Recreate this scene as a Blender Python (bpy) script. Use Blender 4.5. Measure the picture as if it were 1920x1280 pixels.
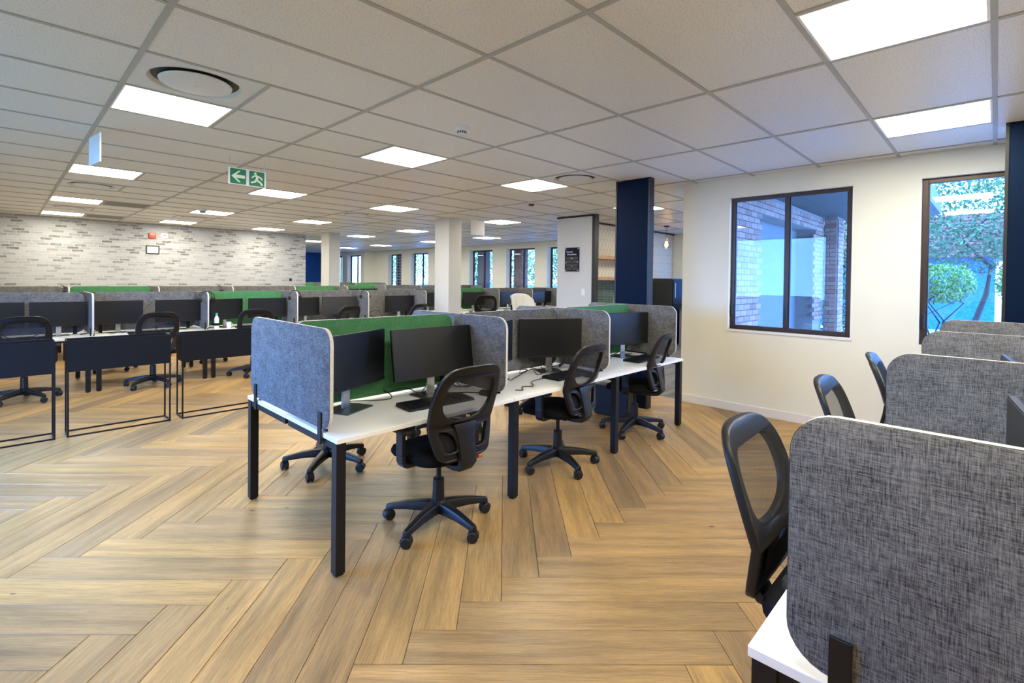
import bpy, bmesh, math, random
from mathutils import Vector, Matrix
random.seed(7)
for o in list(bpy.data.objects): bpy.data.objects.remove(o)
sc = bpy.context.scene
COL = sc.collection
PI = math.pi
rad = math.radians

# ------------------------------------------------------------------ camera
CEIL = 2.774
T = 0.672                                   # ceiling module
CAM = Vector((-1.8847, -0.0291, 1.5434))
def cam_axes(yaw, pitch, roll):
    f = Vector((math.cos(yaw)*math.cos(pitch), math.sin(yaw)*math.cos(pitch), math.sin(pitch)))
    r = f.cross(Vector((0, 0, 1))).normalized()
    u = r.cross(f)
    return math.cos(roll)*r + math.sin(roll)*u, -math.sin(roll)*r + math.cos(roll)*u, f
r_, u_, f_ = cam_axes(.7725, -.0133, .0122)
cd = bpy.data.cameras.new('camera')
cd.sensor_width = 36
cd.lens = 931.92/1920*36
cd.shift_y = -(640-535.19)/1920
cd.clip_start = .05; cd.clip_end = 300
co = bpy.data.objects.new('camera', cd)
COL.objects.link(co)
M4 = Matrix(((r_.x, u_.x, -f_.x, CAM.x), (r_.y, u_.y, -f_.y, CAM.y), (r_.z, u_.z, -f_.z, CAM.z), (0, 0, 0, 1)))
co.matrix_world = M4
sc.camera = co

# ------------------------------------------------------------------ world, exposure
SKY = (0.14, 0.37, 1.0)
SKY_STRENGTH = 12.5
LAMP = 18.5
LAMP_COL = (1.0, 0.945, 0.80)
w = bpy.data.worlds.new('sky'); sc.world = w
w.use_nodes = True
nt = w.node_tree; nt.nodes.clear()
wo = nt.nodes.new('ShaderNodeOutputWorld'); bg = nt.nodes.new('ShaderNodeBackground')
bg.inputs['Color'].default_value = (*SKY, 1); bg.inputs['Strength'].default_value = SKY_STRENGTH
nt.links.new(bg.outputs[0], wo.inputs[0])
vs = sc.view_settings
vs.view_transform = 'Standard'; vs.look = 'None'; vs.gamma = 1; vs.use_curve_mapping = False
vs.exposure = 1.0

# ------------------------------------------------------------------ materials
MATS = {}
def newmat(name):
    m = bpy.data.materials.new(name); m.use_nodes = True
    nt = m.node_tree; nt.nodes.clear()
    out = nt.nodes.new('ShaderNodeOutputMaterial'); b = nt.nodes.new('ShaderNodeBsdfPrincipled')
    nt.links.new(b.outputs[0], out.inputs[0])
    MATS[name] = m
    return m, nt, b, out
def N(nt, t, **kw):
    n = nt.nodes.new(t)
    for k, v in kw.items(): setattr(n, k, v)
    return n
def L(nt, a, b): nt.links.new(a, b)
def mth(nt, op, a, b=None, c=None):
    n = nt.nodes.new('ShaderNodeMath'); n.operation = op
    for i, v in enumerate((a, b, c)):
        if v is None: continue
        if isinstance(v, (int, float)): n.inputs[i].default_value = v
        else: nt.links.new(v, n.inputs[i])
    return n.outputs[0]
def ramp(nt, fac, stops):
    r = nt.nodes.new('ShaderNodeValToRGB')
    e = r.color_ramp.elements
    while len(e) < len(stops): e.new(.5)
    for i, (p, c) in enumerate(stops):
        e[i].position = p; e[i].color = (*c, 1)
    if fac is not None: nt.links.new(fac, r.inputs[0])
    return r.outputs[0]
def mixc(nt, fac, a, b, mode='MIX'):
    n = nt.nodes.new('ShaderNodeMix'); n.data_type = 'RGBA'; n.blend_type = mode
    if isinstance(fac, (int, float)): n.inputs[0].default_value = fac
    else: nt.links.new(fac, n.inputs[0])
    for i, v in ((6, a), (7, b)):
        if isinstance(v, tuple): n.inputs[i].default_value = (*v, 1)
        else: nt.links.new(v, n.inputs[i])
    return n.outputs[2]
def coords(nt, kind='Object', scale=(1, 1, 1)):
    tc = nt.nodes.new('ShaderNodeTexCoord'); mp = nt.nodes.new('ShaderNodeMapping')
    mp.inputs['Scale'].default_value = scale
    nt.links.new(tc.outputs[kind], mp.inputs[0])
    return mp.outputs[0]
def noise(nt, vec, scale=5, detail=2, rough=.5, dist=0):
    n = nt.nodes.new('ShaderNodeTexNoise')
    n.inputs['Scale'].default_value = scale; n.inputs['Detail'].default_value = detail
    n.inputs['Roughness'].default_value = rough; n.inputs['Distortion'].default_value = dist
    if vec is not None: nt.links.new(vec, n.inputs['Vector'])
    return n.outputs[0]
def bump(nt, b, h, strength=.2, dist=.002):
    n = nt.nodes.new('ShaderNodeBump'); n.inputs['Strength'].default_value = strength; n.inputs['Distance'].default_value = dist
    nt.links.new(h, n.inputs['Height']); nt.links.new(n.outputs[0], b.inputs['Normal'])
def plain(name, col, rough=.5, metal=0, var=.06, scale=30, spec=.5, bmp=0):
    m, nt, b, o = newmat(name)
    n = noise(nt, coords(nt), scale, 3)
    c = ramp(nt, n, [(.25, tuple(max(0, v*(1-var)) for v in col)), (.75, tuple(min(1, v*(1+var)) for v in col))])
    L(nt, c, b.inputs['Base Color'])
    b.inputs['Roughness'].default_value = rough; b.inputs['Metallic'].default_value = metal
    b.inputs['Specular IOR Level'].default_value = spec
    if bmp: bump(nt, b, n, bmp)
    return m
def emit(name, col, strength):
    m = bpy.data.materials.new(name); m.use_nodes = True
    nt = m.node_tree; nt.nodes.clear()
    out = nt.nodes.new('ShaderNodeOutputMaterial'); e = nt.nodes.new('ShaderNodeEmission')
    e.inputs[0].default_value = (*col, 1); e.inputs[1].default_value = strength
    nt.links.new(e.outputs[0], out.inputs[0]); MATS[name] = m
    return m

plain('column_white', (.58, .572, .515), .7, var=.015, scale=3)
plain('wall_white', (.80, .785, .67), .75, var=.015, scale=3)
plain('paint_grey', (.60, .585, .52), .7, var=.015, scale=3)
plain('skirting', (.78, .77, .74), .5, var=.01)
plain('blue_panel', (.002, .009, .028), .7, var=.06, scale=6, spec=.08)
plain('blue_wall', (.005, .10, .42), .6, var=.03, scale=4)
plain('black_trim', (.012, .012, .013), .4, var=.1)
plain('black_metal', (.006, .006, .007), .45, var=.12, scale=40, spec=.3)
plain('planter_black', (.005, .005, .006), .6, var=.12, scale=12, spec=.2)
plain('plastic_black', (.006, .006, .007), .42, var=.12, scale=25, spec=.38, bmp=.05)
plain('plastic_dark', (.010, .010, .011), .5, var=.1, scale=25, spec=.35)
plain('seat_fabric', (.008, .008, .009), .95, var=.3, scale=400, bmp=.2, spec=.1)
plain('silver', (.62, .62, .62), .3, metal=1, var=.03)
plain('base_grey', (.10, .105, .10), .35, metal=.6, var=.05)
plain('white_plastic', (.78, .78, .76), .4, var=.02)
plain('worktop_white', (.85, .85, .815), .38, var=.012, scale=5)
plain('light_frame', (.82, .82, .80), .5, var=.01)
plain('diffuser_white', (.66, .66, .64), .45, var=.015)
plain('duct_dark', (.06, .06, .06), .6, var=.1)
plain('grid_grey', (.40, .40, .37), .55, var=.03)
plain('grille_grey', (.30, .28, .26), .6, var=.06)
plain('frame_bronze', (.055, .030, .018), .38, var=.12, scale=10, metal=.3)
plain('red_alarm', (.60, .03, .02), .4, var=.05)
plain('orange_plastic', (.75, .16, .02), .45, var=.05)
plain('teal_plastic', (.02, .42, .36), .35, var=.05)
plain('sign_green', (.0, .19, .07), .45, var=.03)
plain('sign_pale', (.72, .86, .66), .45, var=.02)
plain('board_navy', (.006, .008, .022), .6, var=.05, spec=.15)
plain('board_text', (.75, .75, .78), .5, var=.02)
plain('cloth_cream', (.74, .69, .58), .9, var=.05, scale=40, bmp=.2)
plain('paper', (.80, .80, .78), .7, var=.02)
plain('counter_dark', (.03, .03, .03), .4, var=.1)
plain('bark', (.035, .025, .018), .9, var=.4, scale=20)
plain('plaster_grey', (.16, .16, .17), .8, var=.05, scale=4)
plain('paving', (.42, .42, .42), .8, var=.10, scale=4)
plain('low_bounce_ground', (.05, .09, .03), .9, var=.3, scale=8)
plain('roof_clay', (.30, .10, .07), .7, var=.25, scale=8)
plain('subfloor', (.07, .05, .035), .8, var=.1)
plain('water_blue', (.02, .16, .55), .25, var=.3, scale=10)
plain('mortar', (.24, .20, .18), .9, var=.08, scale=30)
emit('lamp_panel', LAMP_COL, LAMP)
emit('bulb_glow', (1.0, .55, .2), 30.0)

def wood_nodes(name, attr):
    m, nt, b, o = newmat(name)
    if attr:
        rnd = N(nt, 'ShaderNodeAttribute', attribute_name='rnd').outputs['Fac']
        vec0 = N(nt, 'ShaderNodeAttribute', attribute_name='loc').outputs['Vector']
    else:
        rnd = N(nt, 'ShaderNodeObjectInfo').outputs['Random']
        vec0 = N(nt, 'ShaderNodeTexCoord').outputs['Object']
    off = N(nt, 'ShaderNodeVectorMath', operation='ADD')
    cmb = N(nt, 'ShaderNodeCombineXYZ')
    L(nt, mth(nt, 'MULTIPLY', rnd, 37.0), cmb.inputs[0]); L(nt, mth(nt, 'MULTIPLY', rnd, 91.0), cmb.inputs[1])
    L(nt, vec0, off.inputs[0]); L(nt, cmb.outputs[0], off.inputs[1])
    def mp(s):
        q = N(nt, 'ShaderNodeMapping'); q.inputs['Scale'].default_value = s; L(nt, off.outputs[0], q.inputs[0]); return q.outputs[0]
    band = noise(nt, mp((.7, 9, 1)), 1.6, 2, .5, .3)             # broad tone bands along the plank
    grain = noise(nt, mp((2.2, 60, 1)), 3.0, 5, .65, .6)         # fine grain
    cath = noise(nt, mp((1.1, 13, 1)), 2.2, 1, .4, 2.2)
    rings = mth(nt, 'ABSOLUTE', mth(nt, 'SINE', mth(nt, 'MULTIPLY', cath, 46)))
    tone = ramp(nt, rnd, [(0, (.37, .235, .10)), (.22, (.52, .31, .105)), (.4, (.29, .19, .09)), (.6, (.55, .33, .11)), (.78, (.38, .24, .105)), (1, (.46, .285, .11))])
    bandc = ramp(nt, band, [(.32, (.70, .71, .74)), (.52, (.96, .96, .96)), (.70, (1.14, 1.11, 1.07))])
    c = mixc(nt, 1, tone, bandc, 'MULTIPLY')
    c = mixc(nt, .8, c, ramp(nt, grain, [(.36, (.64, .62, .60)), (.60, (1.08, 1.08, 1.08))]), 'MULTIPLY')
    c = mixc(nt, .35, c, ramp(nt, rings, [(0, (.6, .56, .52)), (.35, (1, 1, 1)), (1, (1.1, 1.1, 1.1))]), 'MULTIPLY')
    kn = N(nt, 'ShaderNodeTexVoronoi'); kn.inputs['Scale'].default_value = 1.0
    L(nt, mp((2.2, 5, 1)), kn.inputs['Vector'])
    c = mixc(nt, ramp(nt, kn.outputs['Distance'], [(.02, (1, 1, 1)), (.05, (0, 0, 0))]), c, (.06, .035, .02))
    L(nt, c, b.inputs['Base Color'])
    L(nt, mth(nt, 'MULTIPLY_ADD', grain, .2, .30), b.inputs['Roughness'])
    b.inputs['Specular IOR Level'].default_value = .4
    bump(nt, b, grain, .12, .001)
wood_nodes('oak_plank', False); wood_nodes('oak_plank_far', True)

def fabric(name, dark, light, k=1.0, contrast=.18):
    m, nt, b, o = newmat(name)
    a = noise(nt, coords(nt, 'Object', (28*k, 28*k, 420*k)), 1.5, 3, .75)
    c = noise(nt, coords(nt, 'Object', (420*k, 420*k, 28*k)), 1.5, 3, .75)
    s = noise(nt, coords(nt, 'Object', (6, 6, 6)), 2, 2)
    f = mth(nt, 'ADD', mth(nt, 'MULTIPLY', a, .5), mth(nt, 'MULTIPLY', c, .5))
    f = mth(nt, 'ADD', f, mth(nt, 'MULTIPLY', mth(nt, 'SUBTRACT', s, .5), .12))
    col = ramp(nt, f, [(.5-contrast*.6, dark), (.5+contrast*.6, light)])
    L(nt, col, b.inputs['Base Color']); b.inputs['Roughness'].default_value = .95
    b.inputs['Specular IOR Level'].default_value = .15
    bump(nt, b, f, .35, .002)
fabric('fabric_grey', (.025, .025, .0245), (.27, .265, .255), k=.85, contrast=.20)
fabric('fabric_green', (.035, .135, .048), (.115, .315, .14), k=.85, contrast=.30)
plain('screen_piping', (.62, .60, .56), .8, var=.1, scale=80)

# mesh netting of the chair backs
m, nt, b, o = newmat('net_black')
b.inputs['Base Color'].default_value = (.010, .010, .011, 1); b.inputs['Roughness'].default_value = .8
tr = N(nt, 'ShaderNodeBsdfTransparent'); mx = N(nt, 'ShaderNodeMixShader')
wv = coords(nt, 'Object', (1, 1, 1))
g1 = N(nt, 'ShaderNodeTexWave', bands_direction='X'); g1.inputs['Scale'].default_value = 130; L(nt, wv, g1.inputs['Vector'])
g2 = N(nt, 'ShaderNodeTexWave', bands_direction='Z'); g2.inputs['Scale'].default_value = 130; L(nt, wv, g2.inputs['Vector'])
gg = mth(nt, 'MULTIPLY', g1.outputs['Fac'], g2.outputs['Fac'])
L(nt, ramp(nt, gg, [(.10, (.85,)*3), (.55, (.16,)*3)]), mx.inputs[0])
L(nt, tr.outputs[0], mx.inputs[1]); L(nt, b.outputs[0], mx.inputs[2]); L(nt, mx.outputs[0], o.inputs[0])

# monitor glass
m, nt, b, o = newmat('screen_black')
b.inputs['Base Color'].default_value = (.006, .007, .009, 1); b.inputs['Roughness'].default_value = .32
L(nt, mth(nt, 'MULTIPLY_ADD', noise(nt, coords(nt), 6, 2), .08, .28), b.inputs['Roughness'])
b.inputs['Specular IOR Level'].default_value = .5

# window glass: mostly clear, mirror by Fresnel
def glass(name, k=1.0, tint=(1, 1, 1)):
    m = bpy.data.materials.new(name); m.use_nodes = True; nt = m.node_tree; nt.nodes.clear(); MATS[name] = m
    out = N(nt, 'ShaderNodeOutputMaterial'); t = N(nt, 'ShaderNodeBsdfTransparent'); g = N(nt, 'ShaderNodeBsdfGlossy'); mx = N(nt, 'ShaderNodeMixShader'); fr = N(nt, 'ShaderNodeFresnel')
    t.inputs[0].default_value = (*tint, 1); g.inputs['Roughness'].default_value = 0.0
    bf = N(nt, 'ShaderNodeNewGeometry').outputs['Backfacing']
    L(nt, mth(nt, 'MULTIPLY_ADD', bf, 1/1.5-1.5, 1.5), fr.inputs[0])
    L(nt, mth(nt, 'MULTIPLY', fr.outputs[0], k), mx.inputs[0]); L(nt, t.outputs[0], mx.inputs[1]); L(nt, g.outputs[0], mx.inputs[2]); L(nt, mx.outputs[0], out.inputs[0])
glass('pane_glass', 1.0, (.96, .97, .97)); glass('pane_tinted', 1.6, (.62, .62, .62)); glass('clear_glass', 1.0, (.95, .92, .85))

# ceiling tile
m, nt, b, o = newmat('ceiling_tile')
n1 = noise(nt, coords(nt, 'Object'), 110, 4, .75); n2 = noise(nt, coords(nt, 'Object'), 25, 2)
L(nt, ramp(nt, n1, [(.38, (.50, .485, .45)), (.47, (.74, .725, .68))]), b.inputs['Base Color'])
b.inputs['Roughness'].default_value = .42; b.inputs['Specular IOR Level'].default_value = .35
bump(nt, b, n1, .25, .002)

# printed brick wallpaper, repeating every drop
m, nt, b, o = newmat('brick_wallpaper')
sx = N(nt, 'ShaderNodeSeparateXYZ'); L(nt, N(nt, 'ShaderNodeTexCoord').outputs['Object'], sx.inputs[0])
BWd, BHt, NB = .205, .058, 5
row = mth(nt, 'FLOOR', mth(nt, 'DIVIDE', sx.outputs[2], BHt))
offs = mth(nt, 'MULTIPLY', mth(nt, 'MODULO', mth(nt, 'MULTIPLY', row, .37), 1.0), BWd)
xx = mth(nt, 'ADD', mth(nt, 'ADD', sx.outputs[0], 40*BWd), offs)
bx_ = mth(nt, 'DIVIDE', xx, BWd)
colid = mth(nt, 'MODULO', mth(nt, 'FLOOR', bx_), float(NB))
fx = mth(nt, 'FRACT', bx_); fz = mth(nt, 'FRACT', mth(nt, 'DIVIDE', sx.outputs[2], BHt))
wn = N(nt, 'ShaderNodeTexWhiteNoise', noise_dimensions='2D'); cb = N(nt, 'ShaderNodeCombineXYZ')
L(nt, colid, cb.inputs[0]); L(nt, row, cb.inputs[1]); L(nt, cb.outputs[0], wn.inputs['Vector'])
tone = ramp(nt, wn.outputs['Value'], [(0, (.45, .455, .455)), (.45, (.41, .41, .408)), (.70, (.335, .328, .33)), (.85, (.25, .245, .248)), (.95, (.155, .145, .14)), (1, (.11, .105, .10))])
sm = noise(nt, coords(nt, 'Object', (3, 3, 14)), 6, 4, .7)
tone = mixc(nt, ramp(nt, sm, [(.45, (0, 0, 0)), (.65, (.8, .8, .8))]), tone, (.44, .445, .445))
edge = mth(nt, 'MULTIPLY', mth(nt, 'MULTIPLY', mth(nt, 'GREATER_THAN', fx, .05), mth(nt, 'LESS_THAN', fx, .97)), mth(nt, 'MULTIPLY', mth(nt, 'GREATER_THAN', fz, .14), mth(nt, 'LESS_THAN', fz, .93)))
L(nt, mixc(nt, edge, (.46, .465, .465), tone), b.inputs['Base Color'])
b.inputs['Roughness'].default_value = .7; bump(nt, b, edge, .1, .002)

# embossed chevron wallpaper of the kitchen
m, nt, b, o = newmat('chevron_paper')
sx = N(nt, 'ShaderNodeSeparateXYZ'); L(nt, N(nt, 'ShaderNodeTexCoord').outputs['Object'], sx.inputs[0])
zz = mth(nt, 'PINGPONG', sx.outputs[2], .11)
ln = mth(nt, 'FRACT', mth(nt, 'DIVIDE', mth(nt, 'ADD', sx.outputs[0], mth(nt, 'MULTIPLY', zz, .9)), .13))
dk = mth(nt, 'LESS_THAN', ln, .22)
hz = mth(nt, 'LESS_THAN', mth(nt, 'FRACT', mth(nt, 'DIVIDE', sx.outputs[2], .22)), .05)
L(nt, mixc(nt, mth(nt, 'MAXIMUM', dk, hz), (.70, .67, .58), (.54, .51, .43)), b.inputs['Base Color']); b.inputs['Roughness'].default_value = .7
bump(nt, b, dk, .3, .004)

# small green splashback tiles
m, nt, b, o = newmat('green_tile')
bt = N(nt, 'ShaderNodeTexBrick'); bt.offset = 0
bt.inputs['Color1'].default_value = (.10, .16, .14, 1); bt.inputs['Color2'].default_value = (.13, .20, .17, 1); bt.inputs['Mortar'].default_value = (.02, .03, .03, 1)
bt.inputs['Scale'].default_value = 1; bt.inputs['Mortar Size'].default_value = .004; bt.inputs['Brick Width'].default_value = .15; bt.inputs['Row Height'].default_value = .035
sx = N(nt, 'ShaderNodeSeparateXYZ'); cb = N(nt, 'ShaderNodeCombineXYZ'); L(nt, N(nt, 'ShaderNodeTexCoord').outputs['Object'], sx.inputs[0])
L(nt, sx.outputs[0], cb.inputs[0]); L(nt, sx.outputs[2], cb.inputs[1]); L(nt, cb.outputs[0], bt.inputs['Vector'])
L(nt, bt.outputs[0], b.inputs['Base Color']); b.inputs['Roughness'].default_value = .2

# shelf timber, grey carpet, facade bricks, leaves
m, nt, b, o = newmat('shelf_oak')
g = noise(nt, coords(nt, 'Object', (2, 30, 30)), 3, 4, .6)
L(nt, ramp(nt, g, [(.3, (.40, .23, .11)), (.7, (.58, .37, .20))]), b.inputs['Base Color']); b.inputs['Roughness'].default_value = .5
m, nt, b, o = newmat('grey_carpet')
g = noise(nt, coords(nt, 'Object', (1, 1, 1)), 160, 4, .7); g2 = noise(nt, coords(nt, 'Object', (1, 7, 1)), 1.4, 3)
L(nt, mixc(nt, .5, ramp(nt, g, [(.3, (.06, .06, .062)), (.7, (.17, .17, .175))]), ramp(nt, g2, [(.4, (.07, .07, .075)), (.6, (.20, .20, .21))])), b.inputs['Base Color']); b.inputs['Roughness'].default_value = .9
m, nt, b, o = newmat('facade_brick')
oi = N(nt, 'ShaderNodeObjectInfo')
g = noise(nt, coords(nt, 'Object'), 30, 4, .7)
c = ramp(nt, oi.outputs['Random'], [(0, (.27, .13, .10)), (.35, (.36, .20, .16)), (.7, (.40, .25, .21)), (1, (.29, .16, .14))])
L(nt, mixc(nt, .6, c, ramp(nt, g, [(.3, (.6, .6, .6)), (.7, (1.15, 1.15, 1.15))]), 'MULTIPLY'), b.inputs['Base Color']); b.inputs['Roughness'].default_value = .9
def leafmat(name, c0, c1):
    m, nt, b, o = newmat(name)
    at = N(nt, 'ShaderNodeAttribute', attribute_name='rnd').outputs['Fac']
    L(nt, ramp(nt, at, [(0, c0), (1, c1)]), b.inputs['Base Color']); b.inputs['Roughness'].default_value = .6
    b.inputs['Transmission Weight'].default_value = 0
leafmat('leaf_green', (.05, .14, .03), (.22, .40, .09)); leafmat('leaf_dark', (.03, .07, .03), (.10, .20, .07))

# ------------------------------------------------------------------ mesh helpers
class MB:
    def __init__(s): s.v = []; s.f = []
    def add(s, vs, fs, M=None):
        k = len(s.v)
        s.v += [tuple(M @ Vector(p)) if M else tuple(p) for p in vs]
        s.f += [tuple(k+i for i in f) for f in fs]
        return s
    def box(s, x0, x1, y0, y1, z0, z1, M=None):
        v = [(x, y, z) for z in (z0, z1) for y in (y0, y1) for x in (x0, x1)]
        return s.add(v, [(0, 2, 3, 1), (4, 5, 7, 6), (0, 1, 5, 4), (2, 6, 7, 3), (0, 4, 6, 2), (1, 3, 7, 5)], M)
    def cbox(s, c, d, M=None):
        return s.box(c[0]-d[0]/2, c[0]+d[0]/2, c[1]-d[1]/2, c[1]+d[1]/2, c[2]-d[2]/2, c[2]+d[2]/2, M)
    def tube(s, pts, r, n=8, caps=True):
        pts = [Vector(p) for p in pts]; rings = []
        up = Vector((0, 0, 1))
        for i, p in enumerate(pts):
            a = pts[max(0, i-1)]; b2 = pts[min(len(pts)-1, i+1)]
            t = (b2-a).normalized()
            ref = up if abs(t.z) < .95 else Vector((1, 0, 0))
            e = t.cross(ref).normalized(); g = e.cross(t)
            rr = r[i] if isinstance(r, (list, tuple)) else r
            rings.append([p+(e*math.cos(2*PI*j/n)+g*math.sin(2*PI*j/n))*rr for j in range(n)])
        vs = [q for ring in rings for q in ring]; fs = []
        for i in range(len(rings)-1):
            for j in range(n):
                fs.append((i*n+j, i*n+(j+1) % n, (i+1)*n+(j+1) % n, (i+1)*n+j))
        if caps:
            fs.append(tuple(range(n-1, -1, -1))); fs.append(tuple((len(rings)-1)*n+j for j in range(n)))
        return s.add(vs, fs)
    def lathe(s, prof, n=16, M=None):
        vs = []; fs = []
        for (r, z) in prof:
            for j in range(n): vs.append((r*math.cos(2*PI*j/n), r*math.sin(2*PI*j/n), z))
        for i in range(len(prof)-1):
            for j in range(n): fs.append((i*n+j, i*n+(j+1) % n, (i+1)*n+(j+1) % n, (i+1)*n+j))
        fs.append(tuple(range(n-1, -1, -1))); fs.append(tuple((len(prof)-1)*n+j for j in range(n)))
        return s.add(vs, fs, M)
    def prism(s, poly, h0, h1, axis='z', M=None):
        n = len(poly)
        def pt(a, b, h): return {'z': (a, b, h), 'y': (a, h, b), 'x': (h, a, b)}[axis]
        vs = [pt(a, b, h0) for a, b in poly]+[pt(a, b, h1) for a, b in poly]
        fs = [tuple(range(n-1, -1, -1)), tuple(range(n, 2*n))]+[(i, (i+1) % n, n+(i+1) % n, n+i) for i in range(n)]
        return s.add(vs, fs, M)
    def mesh(s, name, mat, smooth=False, bevel=0, seg=2):
        me = bpy.data.meshes.new(name)
        me.from_pydata(s.v, [], s.f); me.update()
        bm = bmesh.new(); bm.from_mesh(me)
        bmesh.ops.recalc_face_normals(bm, faces=bm.faces)
        if bevel:
            es = [e for e in bm.edges if len(e.link_faces) == 2 and e.calc_face_angle(0) > .5]
            bmesh.ops.bevel(bm, geom=es, offset=bevel, offset_type='OFFSET', segments=seg, profile=.5, affect='EDGES', clamp_overlap=True)
        bm.to_mesh(me); bm.free()
        if smooth:
            for p in me.polygons: p.use_smooth = True
            if hasattr(me, 'set_sharp_from_angle'): me.set_sharp_from_angle(angle=rad(38))
        if mat: me.materials.append(MATS[mat])
        return me
def link(name, me, parent=None, loc=(0, 0, 0), rz=0):
    o = bpy.data.objects.new(name, me); COL.objects.link(o)
    o.location = loc; o.rotation_euler = (0, 0, rz)
    if parent: o.parent = parent
    return o
def part(name, mb, mat, parent, smooth=False, bevel=0, seg=2, loc=(0, 0, 0), rz=0, label=None):
    o = link(name, mb.mesh(name, mat, smooth, bevel, seg), parent, loc, rz)
    if label: o['label'] = label
    return o
def tag(o, label, cat, group=None):
    o['label'] = label; o['category'] = cat
    if group: o['group'] = group
    return o
def thing(name, label, cat, loc=(0, 0, 0), rz=0, group=None):
    return tag(link(name, None, None, loc, rz), label, cat, group)
def struct(name, mb, mat, parent=None, bevel=0):
    o = link(name, mb.mesh(name, mat, False, bevel), parent)
    if parent is None: o['kind'] = 'structure'
    return o
def dup(root, loc, rz, label, group=None, cat=None):
    def cp(o, p):
        c = o.copy(); COL.objects.link(c)
        if p: c.parent = p
        for ch in list(o.children): cp(ch, c)
        return c
    c = cp(root, None); c.location = loc; c.rotation_euler = (0, 0, rz); c['label'] = label
    if group: c['group'] = group
    return c
def wall_holes(mb, axis, c0, c1, a0, a1, z0, z1, holes):
    """wall slab between c0..c1 on the normal axis, running a0..a1, with (h0,h1,zb,zt) openings"""
    def bx(p0, p1, q0, q1):
        if p1-p0 < 1e-5 or q1-q0 < 1e-5: return
        if axis == 'x': mb.box(c0, c1, p0, p1, q0, q1)
        else: mb.box(p0, p1, c0, c1, q0, q1)
    cur = a0
    for h0, h1, zb, zt in sorted(holes):
        bx(cur, h0, z0, z1); bx(h0, h1, z0, zb); bx(h0, h1, zt, z1); cur = h1
    bx(cur, a1, z0, z1)
    return mb
def rrect(w, h, r, n=6, cx=0, cy=0):
    p = []
    for sx_, sy_, a in ((1, 1, 0), (-1, 1, 90), (-1, -1, 180), (1, -1, 270)):
        for i in range(n+1):
            t = rad(a+90*i/n); p.append((cx+sx_*(w/2-r)+r*math.cos(t), cy+sy_*(h/2-r)+r*math.sin(t)))
    return p

# ------------------------------------------------------------------ floor
XL, XR, YB, YK, YBR = -3.4, 4.22, -4.4, 2.86, 14.7     # left wall, right wall, back wall, jog, brick wall
XW, XW2, YFAR = 10.55, 10.0, 25.5
WOODX = 4.28
fl = MB(); fl.box(XL, WOODX, YB, YBR, -.10, -.012); floor = struct('floor', fl, 'subfloor')
cp = MB(); cp.box(WOODX, XW, YK, YFAR, -.10, 0.0); struct('floor_carpet', cp, 'grey_carpet')
PW, PL = .195, 1.33
e1 = Vector((1, -1, 0))/math.sqrt(2); e2 = Vector((1, 1, 0))/math.sqrt(2)
A0 = (-2.486, 1.167)
def clip(poly, x0, x1, y0, y1):
    def cut(p, f, g):
        out = []
        for i in range(len(p)):
            a, b2 = p[i], p[(i+1) % len(p)]
            fa, fb = f(a), f(b2)
            if fa >= 0: out.append(a)
            if fa*fb < 0:
                t = fa/(fa-fb); out.append((a[0]+(b2[0]-a[0])*t, a[1]+(b2[1]-a[1])*t))
        return out
    for f in (lambda q: q[0]-x0, lambda q: x1-q[0], lambda q: q[1]-y0, lambda q: y1-q[1]):
        poly = cut(poly, f, None)
        if len(poly) < 3: return []
    return poly
planks = []
for m_ in range(-16, 17):
    for n_ in range(-90, 130):
        for kind in (0, 1):
            a = A0[0]+n_*PW+m_*PL; bb = A0[1]+n_*PW-m_*PL      # lower right corner of the H plank
            ca, cb2, ang = (a-PL/2, bb+PW/2, 0) if kind == 0 else (a+PW/2, bb+PW-PL/2, 1)
            p = e1*ca+e2*cb2
            if not (XL-1 < p.x < WOODX+1 and YB-1 < p.y < YBR+1): continue
            planks.append((p.x, p.y, ang))
GAP = .0012
plank_mb = MB().box(-PL/2+GAP, PL/2-GAP, -PW/2+GAP, PW/2-GAP, -.012, 0)
plank_me = plank_mb.mesh('plank', 'oak_plank', bevel=.0016, seg=1)
single, rest = [], []
for (x, y, k) in planks:
    d = (e1 if k == 0 else e2); nrm = (e2 if k == 0 else -e1)
    c = [(x+d.x*s*(PL/2-GAP)+nrm.x*t*(PW/2-GAP), y+d.y*s*(PL/2-GAP)+nrm.y*t*(PW/2-GAP)) for s, t in ((-1, -1), (1, -1), (1, 1), (-1, 1))]
    q = clip(c, XL, WOODX, YB, YBR)
    if not q: continue
    full = all(XL < a < WOODX and YB < b2 < YBR for a, b2 in c)
    v = Vector((x, y, 0))-CAM; dep = v.dot(f_); lat = v.dot(r_)
    vis = dep > .9 and abs(lat) < dep*1.03+.9
    (single if full and vis else rest).append((dep, x, y, k, q))
single.sort()
rest += single[300:]; single = single[:300]
for (_, x, y, k, q) in single:
    flip = PI if random.random() < .5 else 0
    link('plank', plank_me, floor, (x, y, 0), (-PI/4 if k == 0 else PI/4)+flip)
mb = MB(); rn = []; lc = []
for (_, x, y, k, q) in rest:
    n0 = len(mb.f); v0 = len(mb.v)
    mb.prism(q, -.012, 0)
    rv = random.random()
    rn += [rv]*(len(mb.f)-n0)
    d = (e1 if k == 0 else e2); nn = (e2 if k == 0 else -e1)
    for vtx in mb.v[v0:]:
        w_ = Vector((vtx[0]-x, vtx[1]-y, 0)); lc.append((w_.dot(d), w_.dot(nn), 0))
me = bpy.data.meshes.new('planks'); me.from_pydata(mb.v, [], mb.f)
at = me.attributes.new('rnd', 'FLOAT', 'FACE'); at.data.foreach_set('value', rn)
at = me.attributes.new('loc', 'FLOAT_VECTOR', 'POINT'); at.data.foreach_set('vector', [c for p in lc for c in p])
me.materials.append(MATS['oak_plank_far'])
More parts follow.
